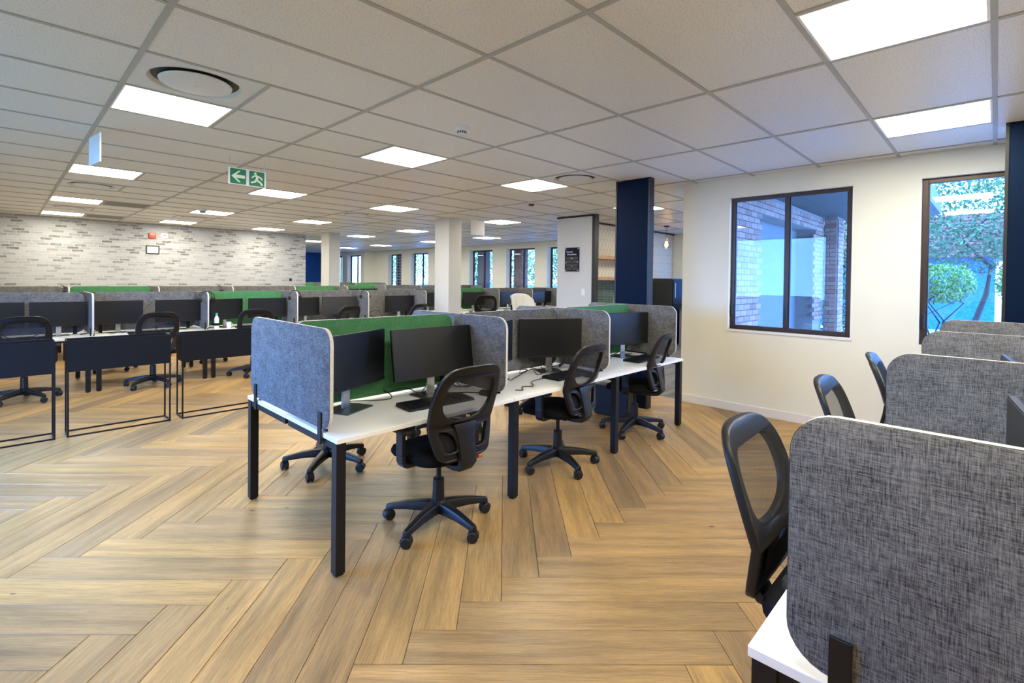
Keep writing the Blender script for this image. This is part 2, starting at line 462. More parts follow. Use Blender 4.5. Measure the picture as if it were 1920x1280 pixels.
o = link('distant_planks', me, floor); o['kind'] = 'stuff'

# ------------------------------------------------------------------ ceiling
cm = MB(); cm.box(XL-.25, XR+.9, YB-.25, YK, CEIL+.10, CEIL+.4); cm.box(XR+.9, XR+6.4, .75, YK, CEIL+.10, CEIL+.4); cm.box(XL-.25, XW+2.6, YK, YFAR+.25, CEIL+.10, CEIL+.4)  # garden eave and porch roof lengthened to cut the sky light
ceiling = struct('ceiling', cm, 'duct_dark')
LIGHTS = [(1, 0), (4, 0), (-2, 0), (-2, -4), (1, -4), (4, -4)]  # rear row is out of view, added to light the near end
LIGHTS += [(x, y) for y in (6, 11, 16, 20) for x in (-2, 1, 4, 8, 12)] + [(8, 25), (12, 25), (8, 29), (12, 29)]
DIFF = [(-2, 5), (4, 5), (-2, 13), (4, 13), (-2, 18), (13, 13), (1, 18), (8, 13), (8, 18), (12, 18), (9, 22), (12, 22)]
GRILL = [(-1, 16), (-1, 20)]                        # wide dark return-air panels
special = {}
for c in LIGHTS: special[c] = 'light'
for c in DIFF: special[c] = 'diff'
for c in GRILL: special[c] = 'grill'
def inside(x0, x1, y0, y1):
    yc = (y0+y1)/2
    if yc < YK:
        y1 = min(y1, YK) if x0 > XR-.7 else y1
        x1 = min(x1, XR)
        if x0 >= XR: y0 = max(y0, YK); x1 = min(x1+9, x0+2*T)
    x0 = max(x0, XL); y0 = max(y0, YB); x1 = min(x1, XW); y1 = min(y1, YFAR)
    if y0 > YBR and x1 < 4.45: return None
    if x1-x0 < .03 or y1-y0 < .03: return None
    return x0, x1, y0, y1
tiles = []; grid = MB()
BW2 = .013
for j in range(-7, 39):
    for i in range(-3, 9):
        segs = []
        s0, s1 = special.get((2*i, j)), special.get((2*i+1, j))
        if s0 or s1:
            if not s0: segs.append((2*i, 2*i+1))
            if not s1: segs.append((2*i+1, 2*i+2))
            grid.box((2*i+1)*T-BW2, (2*i+1)*T+BW2, j*T, (j+1)*T, CEIL, CEIL+.008)
        else: segs = [(2*i, 2*i+2)]
        for a, b2 in segs:
            r4 = inside(a*T, b2*T, j*T, (j+1)*T)
            if r4: tiles.append(r4)
for j in range(-6, 39):
    y = j*T
    x1 = XR if y < YK else XW
    if y < YFAR: grid.box(XL if y < YBR else 4.42, x1, y-BW2, y+BW2, CEIL+.0005, CEIL+.008)
for i in range(-2, 8):
    x = 2*i*T
    y0 = YB if x < XR else YK; y1 = YBR if x < 4.4 else YFAR
    grid.box(x-BW2*1.15, x+BW2*1.15, y0, y1, CEIL, CEIL+.0085)
struct('ceiling_grid', grid, 'grid_grey', ceiling)
def tdist(t):
    v = Vector(((t[0]+t[1])/2, (t[2]+t[3])/2, CEIL))-CAM; dep = v.dot(f_)
    return dep if dep > .2 and abs(v.dot(r_)) < dep*1.03+1 else 1e3+v.length
tiles.sort(key=tdist)
tile_cache = {}; far = MB()
for k, t in enumerate(tiles):
    wx, wy = t[1]-t[0], t[3]-t[2]
    if k < 300:
        key = (round(wx, 3), round(wy, 3))
        if key not in tile_cache:
            tile_cache[key] = MB().box(-wx/2+.001, wx/2-.001, -wy/2+.001, wy/2-.001, 0, .015).mesh('ceiling_tile', 'ceiling_tile')
        link('ceiling_tile', tile_cache[key], ceiling, ((t[0]+t[1])/2, (t[2]+t[3])/2, CEIL+.006))
    else: far.box(t[0]+.001, t[1]-.001, t[2]+.001, t[3]-.001, CEIL+.006, CEIL+.021)
o = struct('distant_ceiling_tiles', far, 'ceiling_tile', ceiling); o['kind'] = 'stuff'

# ceiling fittings
def fit_inside(c): x, y = (c[0]+.5)*T, (c[1]+.5)*T; return (y < YK and x < XR) or (YK < y and x < XW and (x > 4.4 or y < YBR))
lproto = None
def light_label(c):
    nm = {(1, 0): 'large square ceiling light panel, nearest in the top right corner', (4, 0): 'square ceiling light panel nearest the white window wall on the right',
          (-2, 6): 'square ceiling light panel right beside the nearest round air diffuser', (1, 6): 'square ceiling light panel in the middle of the ceiling, above the centre bench',
          (4, 6): 'square ceiling light panel before the slim navy column', (8, 6): 'square ceiling light panel half hidden behind the slim navy column', (12, 6): 'square ceiling light panel over the kitchen',
          (-2, 11): 'square ceiling light panel below the edge-on hanging sign', (1, 11): 'square ceiling light panel just right of the green exit sign'}
    if c in nm: return nm[c]
    rows = {0: 'row behind the camera', -4: 'added unseen row behind the camera', 6: 'row level with the nearest air diffuser', 11: 'row level with the exit signs', 16: 'third row back', 20: 'row nearest the brick wallpaper', 25: 'row beyond the brick wall end', 29: 'farthest row'}
    cols = {-5: 'out of view at far left', -2: 'leftmost', 1: 'second from the left', 4: 'third from the left', 8: 'fourth from the left', 12: 'rightmost'}
    return 'square ceiling light panel, %s in the %s' % (cols[c[0]], rows[c[1]])
for c in LIGHTS:
    if not fit_inside(c): continue
    loc = ((c[0]+.5)*T, (c[1]+.5)*T, CEIL)
    if lproto is None:
        lproto = thing('ceiling_light', light_label(c), 'ceiling light', loc, 0, 'square ceiling light panels')
        h = T/2-BW2; fr = MB()
        for s in (-1, 1):
            fr.box(-h, h, s*h-.012 if s > 0 else -h, h if s > 0 else -h+.012, .0, .03)
            fr.box(s*h-.012 if s > 0 else -h, h if s > 0 else -h+.012, -h+.012, h-.012, .0, .03)
        part('frame', fr, 'light_frame', lproto)
        part('diffuser', MB().box(-h+.0125, h-.0125, -h+.0125, h-.0125, .004, .02), 'lamp_panel', lproto)
    else: dup(lproto, loc, 0, light_label(c))
dproto = None
dnames = {(-2, 5): 'large round white air diffuser, nearest, beside a light panel', (4, 5): 'round air diffuser near the slim navy column', (-2, 13): 'round air diffuser between two light panels on the left',
          (4, 13): 'small round air diffuser left of the nearer white column, past the middle light panel', (-2, 18): 'round air diffuser peeking over the light panel nearest the brick wallpaper',
          (13, 13): 'round air diffuser beside the top of the notice board wall', (1, 18): 'distant round air diffuser above the fire alarm side of the brick wallpaper',
          (8, 13): 'round air diffuser just right of the nearer white column', (8, 18): 'distant round air diffuser between the two white columns', (12, 18): 'distant round air diffuser near the garden windows, right of the white column',
          (9, 22): 'farthest round air diffuser on the left of the garden windows', (12, 22): 'farthest round air diffuser close to the garden wall'}
for c in DIFF:
    if not fit_inside(c): continue
    loc = ((c[0]+.5)*T, (c[1]+.5)*T, CEIL)
    lab = dnames[c]
    if dproto is None:
        dproto = thing('air_diffuser', lab, 'air diffuser', loc, 0, 'round ceiling air diffusers')
        h = T/2-BW2; n = 32; pl = MB()
        vs_ = []; R1 = .262
        for j in range(n):
            a = 2*PI*j/n; ca, sa = math.cos(a), math.sin(a); mxx = max(abs(ca), abs(sa))
            vs_ += [(h*ca/mxx, h*sa/mxx, .004), (R1*ca, R1*sa, .004), (R1*.93*ca, R1*.93*sa, .029)]
        fs_ = []
        for j in range(n):
            q = (j+1) % n
            fs_ += [(3*j, 3*j+1, 3*q+1, 3*q), (3*j+1, 3*j+2, 3*q+2, 3*q+1)]
        pl.add(vs_, fs_); part('face_plate', pl, 'diffuser_white', dproto, smooth=True)
        part('throat', MB().lathe([(.245, .028), (.10, .03)], 32), 'duct_dark', dproto)
        part('disc', MB().lathe([(.03, .02), (.195, .012), (.205, .004), (.20, -.004), (.10, -.012), (.012, -.014), (.010, -.017)], 32), 'diffuser_white', dproto, smooth=True)
    else: dup(dproto, loc, 0, lab)
for k, c in enumerate(GRILL):
    g = thing('return_air_grille', ['dark return air grille in the ceiling, nearer one beside the light panels', 'dark return air grille in the ceiling right before the brick wallpaper'][k], 'air grille', ((c[0]+.5)*T, (c[1]+.5)*T, CEIL), 0, 'return air grilles')
    h = T/2-BW2
    part('frame', MB().box(-h, h, -h, -h+.02, 0, .02).box(-h, h, h-.02, h, 0, .02).box(-h, -h+.02, -h+.02, h-.02, 0, .02).box(h-.02, h, -h+.02, h-.02, 0, .02), 'grid_grey', g)
    sl = MB()
    for j in range(14):
        y = -T/2+.05+j*(T-.1)/13; sl.box(-h+.022, h-.022, y-.013, y+.013, .006, .010)
    part('slat', sl, 'grille_grey', g)
def detector(loc, lab, s=1):
    d = thing('smoke_detector', lab, 'smoke detector', loc)
    part('base', MB().lathe([(.058*s, 0), (.06*s, -.012*s), (.056*s, -.03*s), (.05*s, -.032*s)], 20), 'white_plastic', d, smooth=True)
    part('chamber', MB().lathe([(.036*s, -.032*s), (.036*s, -.055*s), (.030*s, -.062*s)], 20), 'diffuser_white', d, smooth=True)
    sl = MB()
    for j in range(12):
        a = 2*PI*j/12; sl.cbox((0, 0, 0), (.010*s, .004*s, .016*s), Matrix.Translation((.036*s*math.cos(a), .036*s*math.sin(a), -.044*s)) @ Matrix.Rotation(a+PI/2, 4, 'Z'))
    part('vent_slot', sl, 'duct_dark', d)
detector((.746, 3.13, CEIL+.006), 'white smoke detector on the ceiling above the centre bench')
detector((.73, 10.6, CEIL+.006), 'small white ceiling sensor in front of a far light panel', 1.3)
d = thing('motion_sensor', 'small dark ceiling sensor between the light panels near the navy column', 'sensor', (4.115, 5.40, CEIL+.006))
part('housing', MB().lathe([(.10, 0), (.09, -.012), (.05, -.018)], 18), 'diffuser_white', d, smooth=True)
part('lens', MB().lathe([(.05, -.018), (.045, -.04), (.02, -.05)], 14), 'duct_dark', d, smooth=True)

# ------------------------------------------------------------------ walls
ZW0, ZW1 = 0.96, 2.545                           # right windows
mb = MB(); wall_holes(mb, 'x', XR, XR+.16, YB, YK, -.1, CEIL+.10, [(1.045, 2.28, ZW0+.02, ZW1), (-1.05, .495, ZW0, ZW1)])
struct('wall_right', mb, 'wall_white')
struct('baseboard_right', MB().box(XR-.014, XR, YB, YK, 0, .10), 'skirting', bevel=.003)
mb = MB(); wall_holes(mb, 'x', XL-.16, XL, YB, YBR, -.1, CEIL+.10, [(2.9, 6.9, .20, 2.70)])
struct('wall_left', mb, 'wall_white')
struct('wall_behind', MB().box(XL-.16, XR+.16, YB-.16, YB, -.1, CEIL+.10), 'wall_white')
struct('wall_brick', MB().box(XL, 4.42, YBR, YBR+.14, 0, CEIL+.10), 'brick_wallpaper')
struct('wall_return', MB().box(4.28, 4.42, YBR+.14, YFAR, -.1, CEIL+.10), 'wall_white')
struct('wall_blue', MB().box(4.28, XW, YFAR, YFAR+.15, -.1, CEIL+.10), 'blue_wall')
FARW = [(18.99, 20.09), (17.0, 18.27), (15.05, 16.35), (13.1, 14.37), (11.05, 12.39), (9.1, 10.5), (7.2, 8.5)]
ZF0, ZF1 = .95, 2.60
mb = MB(); wall_holes(mb, 'x', XW, XW+.25, YK-.1, 21.27, -.1, CEIL+.10, [(a, b2, ZF0, ZF1) for a, b2 in FARW]+[(4.2, 5.85, 1.0, 2.53)])
struct('wall_garden', mb, 'wall_white')
WB = [(21.6, 22.9), (23.45, 24.5)]
mb = MB(); wall_holes(mb, 'x', XW2, XW2+.25, 21.27, YFAR, -.1, CEIL+.10, [(a, b2, ZF0, ZF1) for a, b2 in WB])
mb.box(XW2+.25, XW+.25, 21.27, 21.45, -.1, CEIL+.10)
struct('wall_garden_far', mb, 'wall_white')
# kitchen walls
mb = MB().box(5.97, XW, 6.12, 6.26, 0, CEIL+.006); kw = struct('wall_kitchen', mb, 'chevron_paper')
struct('trim_1', MB().box(5.97, XW, 6.09, 6.119, CEIL-.03, CEIL+.006), 'black_trim')
nib = MB().box(5.85, 5.97, 5.42, 6.26, 0, CEIL-.03); struct('wall_nib', nib, 'paint_grey')
struct('trim_2', MB().box(5.845, 5.975, 5.36, 5.42, 0, CEIL+.006).box(5.845, 5.975, 5.42, 6.27, CEIL-.03, CEIL+.006), 'black_trim')
struct('wall_jog', MB().box(XR+.16, XW, YK-.02, YK+.08, -.1, CEIL+.10), 'wall_white')
# columns
for lab, x0, x1, y0, y1 in (('square white column in the middle of the office', 4.47, 4.80, 7.97, 8.44), ('square white column at the end of the brick wallpaper', 4.46, 4.79, 13.27, 13.76)):
    c = tag(struct('white_column', MB().box(x0, x1, y0, y1, 0, CEIL+.006), 'column_white', bevel=.004), lab, 'column', 'white columns')
    del c['kind']
for lab, y0, y1, xx0 in (('slim navy blue column panel at the kitchen entrance', 2.97, 3.40, 3.51), ('navy blue column panel cut off by the right picture edge', -1.2, -.08, 3.47)):
    c = thing('navy_column', lab, 'column', (xx0, (y0+y1)/2, 0))
    h = (y1-y0)/2
    part('cladding', MB().box(0, .10, -h, h, 0, CEIL+.006), 'blue_panel', c)
    part('edge_trim', MB().box(-.004, .104, -h-.02, -h, 0, CEIL+.006), 'black_trim', c)
    part('edge_trim', MB().box(-.004, .104, h, h+.02, 0, CEIL+.006), 'black_trim', c)

# ------------------------------------------------------------------ windows
def window(name, axis, c, a0, a1, z0, z1, mull=None, depth=.05, fw=.05, pane='pane_glass', bars=0, handle=False, sill=None, frame='frame_bronze'):
    """frame in the plane axis=c"""
    def bx(mb, p0, p1, q0, q1, d0, d1):
        return mb.box(c+d0, c+d1, p0, p1, q0, q1) if axis == 'x' else mb.box(p0, p1, c+d0, c+d1, q0, q1)
    mb = MB()
    bx(mb, a0, a0+fw, z0, z1, 0, depth); bx(mb, a1-fw, a1, z0, z1, 0, depth)
    bx(mb, a0+fw, a1-fw, z0, z0+fw, 0, depth); bx(mb, a0+fw, a1-fw, z1-fw, z1, 0, depth)
    o = struct(name, mb, frame, bevel=.003)
    ms = mull or []
    for m_ in ms:
        part('mullion', bx(MB(), m_-fw*.45, m_+fw*.45, z0+fw, z1-fw, -.004, depth), frame, o)
    ed = [a0+fw]+[v for m_ in ms for v in (m_-fw*.45, m_+fw*.45)]+[a1-fw]
    for i in range(0, len(ed), 2):
        part('pane', bx(MB(), ed[i], ed[i+1], z0+fw, z1-fw, depth*.5-.002, depth*.5+.002), pane, o)
        inner = MB(); q = .012
        bx(inner, ed[i], ed[i]+q, z0+fw, z1-fw, depth*.2, depth*.5-.003); bx(inner, ed[i+1]-q, ed[i+1], z0+fw, z1-fw, depth*.2, depth*.5-.003)
        part('glazing_bead', inner, 'black_trim', o)
        if bars:
            for k in range(bars):
                z = z0+fw+(k+.5)*(z1-z0-2*fw)/bars
                part('burglar_bar', bx(MB(), ed[i], ed[i+1], z-.007, z+.007, -.03, -.016), 'white_plastic', o)
    if handle:
        for p in handle:
            part('handle', bx(MB(), p-.012, p+.012, z0+.16, z0+.30, -.018, -.004), 'black_trim', o, bevel=.004)
    if sill: part('sill', bx(MB(), a0-.02, a1+.02, z0-.03, z0, -.07, .0), 'skirting', o)
    return o
window('window_1', 'x', XR+.06, 1.045, 2.28, ZW0+.02, ZW1, [1.665], .06, .045, pane='pane_glass', handle=(2.255, 1.665), sill=True)
window('window_2', 'x', XR+.06, -1.05, .495, ZW0, ZW1, [-.30], .06, .045, pane='pane_glass', handle=(.47,))
n = 3
for k, (a, b2) in enumerate(FARW):
    window('window_%d' % n, 'x', XW+.19, a, b2, ZF0, ZF1, [(a+b2)/2], .05, .05, bars=12 if k == 0 else 0); n += 1
for a, b2 in WB:
    window('window_%d' % n, 'x', XW2+.19, a, b2, ZF0, ZF1, [(a+b2)/2], .05, .06, bars=12); n += 1
window('window_%d' % n, 'x', XW+.1, 4.2, 5.85, 1.0, 2.53, [5.02], .05, .05); n += 1
for a, b2 in ((2.9, 6.9),):
    window('window_%d' % n, 'x', XL-.1, a, b2, .20, 2.70, None, .05, .05); n += 1

# ------------------------------------------------------------------ office chair
def crom(pts, closed=True, k=6):
    out = []; n = len(pts)
    for i in range(n if closed else n-1):
        P = [Vector((*pts[(i+j) % n], 0)) if closed else Vector((*pts[min(max(i+j, 0), n-1)], 0)) for j in (-1, 0, 1, 2)]
        for s in range(k):
            t = s/k
            q = .5*((2*P[1])+(-P[0]+P[2])*t+(2*P[0]-5*P[1]+4*P[2]-P[3])*t*t+(-P[0]+3*P[1]-3*P[2]+P[3])*t**3)
            out.append((q.x, q.y))
    return out
def mirror(half):   # half outline for s >= 0, from bottom centre to top centre
    return half+[(-a, b2) for a, b2 in reversed(half) if a > 1e-6]
def back_y(s, z):
    y = -.235
    if z > .68: y -= .30*(z-.68)+.10*(z-.68)**2
    else: y -= .12*(.68-z)
    return y+.55*s*s
outline = crom(mirror([(0, .485), (.10, .485), (.175, .50), (.205, .56), (.232, .68), (.243, .79), (.236, .89), (.215, .965), (.165, 1.017), (.09, 1.033), (0, 1.035)]))
hole_up = crom(mirror([(0, .700), (.07, .708), (.135, .735), (.180, .785), (.192, .845), (.184, .91), (.155, .955), (.10, .973), (0, .976)]))
hole_lo = crom([(.175, .665), (.125, .655), (.085, .625), (.062, .58), (.058, .545), (.075, .532), (.13, .53), (.155, .545), (.165, .58), (.19, .645)])
hole_l2 = [(-a, b2) for a, b2 in hole_lo]
def curve_mesh(loops, ext, bev, fn, name, mat):
    cu = bpy.data.curves.new('tmp', 'CURVE'); cu.dimensions = '2D'; cu.fill_mode = 'BOTH'; cu.extrude = ext; cu.bevel_depth = bev; cu.bevel_resolution = 1
    for lp in loops:
        sp = cu.splines.new('POLY'); sp.points.add(len(lp)-1); sp.use_cyclic_u = True
        for i, (a, b2) in enumerate(lp): sp.points[i].co = (a, b2, 0, 1)
    ob = bpy.data.objects.new('tmp', cu); COL.objects.link(ob)
    dg = bpy.context.evaluated_depsgraph_get(); me = bpy.data.meshes.new_from_object(ob.evaluated_get(dg))
    bpy.data.objects.remove(ob)
    bm = bmesh.new(); bm.from_mesh(me)
    bmesh.ops.remove_doubles(bm, verts=bm.verts, dist=1e-5)
    for v in bm.verts: v.co = Vector(fn(v.co.x, v.co.y, v.co.z))
    bmesh.ops.recalc_face_normals(bm, faces=bm.faces)
    bm.to_mesh(me); bm.free(); me.name = name
    for p in me.polygons: p.use_smooth = True
    me.set_sharp_from_angle(angle=rad(50))
    me.materials.clear(); me.materials.append(MATS[mat])
    return me
def make_chair(lab):
    c = thing('office_chair', lab, 'chair', (0, 0, 0), 0, 'black mesh-back office chairs')
    # star base
    hubm = MB().lathe([(.055, .085), (.06, .10), (.055, .14), (.038, .155), (.035, .285), (.030, .29)], 16)
    part('column_sleeve', hubm, 'plastic_black', c, smooth=True)
    part('gas_lift', MB().lathe([(.0155, .285), (.0155, .425)], 12), 'black_metal', c, smooth=True)
    lg = MB(); prof = []
    for r, zc, hw, hh in ((.03, .114, .040, .030), (.10, .115, .035, .028), (.20, .108, .029, .023), (.29, .093, .024, .018), (.338, .083, .021, .016)):
        prof.append([(r, -hw, zc-hh), (r, hw, zc-hh), (r, hw*.7, zc+hh), (r, -hw*.7, zc+hh)])
    vs_ = [p for q in prof for p in q]; fs_ = [(0, 1, 2, 3), tuple(4*(len(prof)-1)+i for i in (3, 2, 1, 0))]
    for i in range(len(prof)-1):
        for j in range(4): fs_.append((4*i+j, 4*i+(j+1) % 4, 4*i+4+(j+1) % 4, 4*i+4+j))
    lg.add(vs_, fs_); leg_me = lg.mesh('leg', 'plastic_black', smooth=True, bevel=.004)
    cs = MB()
    for s in (-1, 1):
        cs.lathe([(.014, 0), (.031, .001), (.033, .007), (.033, .019), (.028, .023)], 14, Matrix.Translation((0, s*.004, .033)) @ Matrix.Rotation(-s*PI/2, 4, 'X'))
    cs.prism([(.0, .033), (.037, .034), (.034, .051), (.020, .064), (0, .069), (-.020, .064), (-.028, .051)], -.022, .022, 'y')
    cs.lathe([(.008, .058), (.008, .085)], 8)
    cas_me = cs.mesh('caster', 'plastic_dark', smooth=True)
    for k in range(5):
        a = 2*PI*k/5
        link('leg', leg_me, c, (0, 0, 0), a)
        link('caster', cas_me, c, (.322*math.cos(a), .322*math.sin(a), 0), a+.7*math.sin(k*2.3))
    part('mechanism', MB().box(-.09, .09, -.13, .10, .405, .445).box(.09, .20, .03, .045, .42, .432), 'plastic_dark', c, bevel=.008)
    part('adjuster_knob', MB().lathe([(.018, 0), (.018, .03)], 10, Matrix.Translation((.17, -.17, .43)) @ Matrix.Rotation(PI/2, 4, 'Y')), 'orange_plastic', c, label='orange adjuster knob')
    st = MB(); n = 28; rings = []
    out = rrect(.49, .47, .13, 6)
    for sc2, z in ((.80, .437), (.95, .445), (1.0, .465), (1.0, .485), (.96, .503), (.80, .512), (.4, .506)):
        rings.append([(x*sc2, y*sc2+.02, z-(.025*max(0, (y*sc2-.10)/.14)**2)) for x, y in out])
    m_ = len(out); vs_ = [p for r in rings for p in r]; fs_ = [tuple(range(m_-1, -1, -1)), tuple((len(rings)-1)*m_+i for i in range(m_))]
    for i in range(len(rings)-1):
        for j in range(m_): fs_.append((i*m_+j, i*m_+(j+1) % m_, (i+1)*m_+(j+1) % m_, (i+1)*m_+j))
    st.add(vs_, fs_); part('seat', st, 'seat_fabric', c, smooth=True)
    for s in (-1, 1):
        am = MB()
        pts = [(s*.17, -.01, .435), (s*.265, -.01, .437), (s*.283, -.01, .455), (s*.287, -.01, .50), (s*.287, -.01, .640)]
        for (p, q) in zip(pts[:-1], pts[1:]):
            d = Vector(q)-Vector(p); nx = Vector((0, 1, 0)).cross(d).normalized()*.013
            P, Q = Vector(p), Vector(q)
            v8 = [P-nx+Vector((0, -.033, 0)), P+nx+Vector((0, -.033, 0)), P+nx+Vector((0, .033, 0)), P-nx+Vector((0, .033, 0)), Q-nx+Vector((0, -.033, 0)), Q+nx+Vector((0, -.033, 0)), Q+nx+Vector((0, .033, 0)), Q-nx+Vector((0, .033, 0))]
            am.add([tuple(v) for v in v8], [(0, 1, 2, 3), (7, 6, 5, 4), (0, 4, 5, 1), (1, 5, 6, 2), (2, 6, 7, 3), (3, 7, 4, 0)])
        arm = part('armrest', am, 'plastic_black', c, bevel=.004)
        pad = MB(); pad.prism(rrect(.085, .255, .035, 4, s*.283, .015), .640, .666)
        part('arm_pad', pad, 'plastic_dark', arm, smooth=True, bevel=.006)
    fm = curve_mesh([outline, hole_up, hole_lo, hole_l2], .010, .006, lambda x, z, t: (x, back_y(x, z)-t, z), 'back_frame', 'plastic_black')
    link('back_frame', fm, c)
    net = MB(); cols = 11; zs = [.495+i*(1.022-.495)/20 for i in range(21)]; vs_ = []
    def halfw(z):
        best = .17
        for (a, b2), (a2, b3) in zip(outline, outline[1:]):
            if a > 0 and min(b2, b3) <= z <= max(b2, b3) and abs(b3-b2) > 1e-6:
                best = max(.02, a+(a2-a)*(z-b2)/(b3-b2))
        return best-.012
    for z in zs:
        hw = halfw(z)
        for j in range(cols):
            s = (2*j/(cols-1)-1)*hw; vs_.append((s, back_y(s, z)+.017, z))
    net.add(vs_, [(i*cols+j, i*cols+j+1, (i+1)*cols+j+1, (i+1)*cols+j) for i in range(20) for j in range(cols-1)])
    part('back_net', net, 'net_black', c, smooth=True)
    lum = MB(); 
    vs_ = []
    for z, w_ in ((.545, .13), (.60, .15), (.655, .14)):
        for j in range(9):
            s = (2*j/8-1)*w_; vs_.append((s, back_y(s, z)+.03+.015*(1-(2*j/8-1)**2), z))
    lum.add(vs_, [(i*9+j, i*9+j+1, (i+1)*9+j+1, (i+1)*9+j) for i in range(2) for j in range(8)])
    part('lumbar_pad', lum, 'seat_fabric', c, smooth=True)
    sp = MB(); pr_ = []
    for y, z, hw, hd in ((back_y(0, .69)-.004, .69, .085, .012), (back_y(0, .63)-.006, .63, .066, .015), (back_y(0, .53)-.012, .53, .06, .018), (-.275, .46, .056, .022), (-.25, .425, .05, .02), (-.19, .412, .045, .016), (-.08, .415, .045, .016)):
        pr_.append((y, z, hw, hd))
    vs_ = []
    for i, (y, z, hw, hd) in enumerate(pr_):
        a = pr_[max(0, i-1)]; b2 = pr_[min(len(pr_)-1, i+1)]
        t = Vector((0, b2[0]-a[0], b2[1]-a[1])).normalized(); nn = Vector((1, 0, 0)).cross(t)
        for sx_, sn in ((-1, -1), (1, -1), (1, 1), (-1, 1)):
            vs_.append((sx_*hw, y+nn.y*sn*hd, z+nn.z*sn*hd))
    fs_ = [(0, 1, 2, 3), tuple(4*(len(pr_)-1)+i for i in (3, 2, 1, 0))]
    for i in range(len(pr_)-1):
        for j in range(4): fs_.append((4*i+j, 4*i+(j+1) % 4, 4*i+4+(j+1) % 4, 4*i+4+j))
    sp.add(vs_, fs_); part('back_bracket', sp, 'plastic_black', c, smooth=True, bevel=.006)
    return c
CHAIR = None
def chair(x, y, face, star, lab):
    """face: direction the sitter looks, degrees from +y (ccw); star: angle of one base leg in the room"""
    global CHAIR
    rz = rad(face)
    if CHAIR is None:
        CHAIR = make_chair(lab); c = CHAIR; c.location = (x, y, 0); c.rotation_euler = (0, 0, rz)
        CHAIR['_s'] = 0
    else: c = dup(CHAIR, (x, y, 0), rz, lab)
    cnt = {'leg': 0, 'caster': 0}; a0 = rad(star)-rz
    for ch in c.children:
        nm = ch.name.split('.')[0]
        if nm in cnt:
            k = cnt[nm]; a = a0+2*PI*k/5; cnt[nm] += 1
            if nm == 'leg': ch.rotation_euler = (0, 0, a)
            else: ch.location = (.322*math.cos(a), .322*math.sin(a), 0); ch.rotation_euler = (0, 0, a+1.2*math.sin(k*2.3+x))
    if '_s' in c: del c['_s']
    return c
chair(.033, 2.464, 0, 55, 'black mesh-back office chair, nearest one in full view at the centre bench')
chair(1.35, 2.57, 6, 33, 'black mesh-back office chair at the middle desk of the centre bench')
chair(2.63, 2.60, 10, 45, 'black mesh-back office chair at the far end desk of the centre bench')
chair(-.03, 3.86, 172, 6, 'black office chair tucked in on the far side behind the blue-lit end screen')
chair(1.25, 3.90, 186, 20, 'black office chair seen under the centre bench between its two front legs')
chair(2.55, 3.92, 178, 50, 'black office chair on the far side of the last centre bench desk')
chair(.03, .30, 180, 54, 'black mesh-back office chair nearest the camera at the right-hand bench')
chair(1.20, .29, 182, 40, 'black mesh-back office chair, second along the right-hand bench')
chair(2.50, .27, 184, 30, 'black mesh-back office chair, only its top showing, last at the right-hand bench')
chair(-1.70, 8.36, -2, 12, 'black office chair behind the leftmost black planter')
chair(-.42, 8.36, 3, 4, 'black office chair behind the middle black planter')
chair(.86, 8.30, -10, 20, 'black office chair at the desk with the green spine screen')
chair(2.32, 8.40, 14, 33, 'black office chair at the fourth desk behind the black planters')
chair(3.75, 8.36, 16, 60, 'black office chair at the last desk before the white column')
chair(-.65, 10.15, 178, 10, 'black office chair on the far side of the planter bench, left')
chair(.72, 10.15, 186, 22, 'black office chair on the far side of the planter bench, middle')
mch = chair(6.42, 9.02, -34, 15, 'black mesh-back office chair at the green screen beside the white column')
jch = chair(7.62, 9.0, -30, 35, 'black office chair with a cream jacket over its back')

mch.scale = (1.1, 1.1, 1.1); jch.scale = (1.1, 1.1, 1.1)

# ------------------------------------------------------------------ desks, screens, monitors
DZ = .715; DT = .025; DD = .66
LEG = {}
def desk(lab, x0, x1, yf, sgn, legs, group, names=True):
    """white desk from x0..x1, front edge at yf, spine towards sgn"""
    d = thing('desk', lab, 'desk', (x0, yf, 0), 0, group)
    W = x1-x0
    y0, y1 = sorted((0, sgn*DD))
    top = MB().box(.002, W-.002, y0+.003*(sgn < 0), y1-.003*(sgn > 0), DZ-DT, DZ)
    part('worktop', top, 'worktop_white', d, bevel=.0025)
    yl = sgn*.035
    bm_ = MB().box(.06, W-.06, sgn*.27-.02, sgn*.27+.02, DZ-DT-.045, DZ-DT)
    part('beam', bm_, 'black_metal', d)
    for lx in legs:
        lm = MB().box(-.026, .026, -.026, .026, .012, DZ-DT).box(-.02, .02, -.02, .02, 0, .012)
        if 'leg' not in LEG: LEG['leg'] = lm.mesh('leg', 'black_metal')
        link('leg', LEG['leg'], d, (lx, yl, 0))
        y0_, y1_ = sorted((yl+sgn*.026, sgn*(DD-.022)))
        part('end_rail', MB().box(lx-.02, lx+.02, y0_, y1_, DZ-DT-.04, DZ-DT), 'black_metal', d)
    return d
SCR = {}
ZS0, ZS1 = .735, 1.268
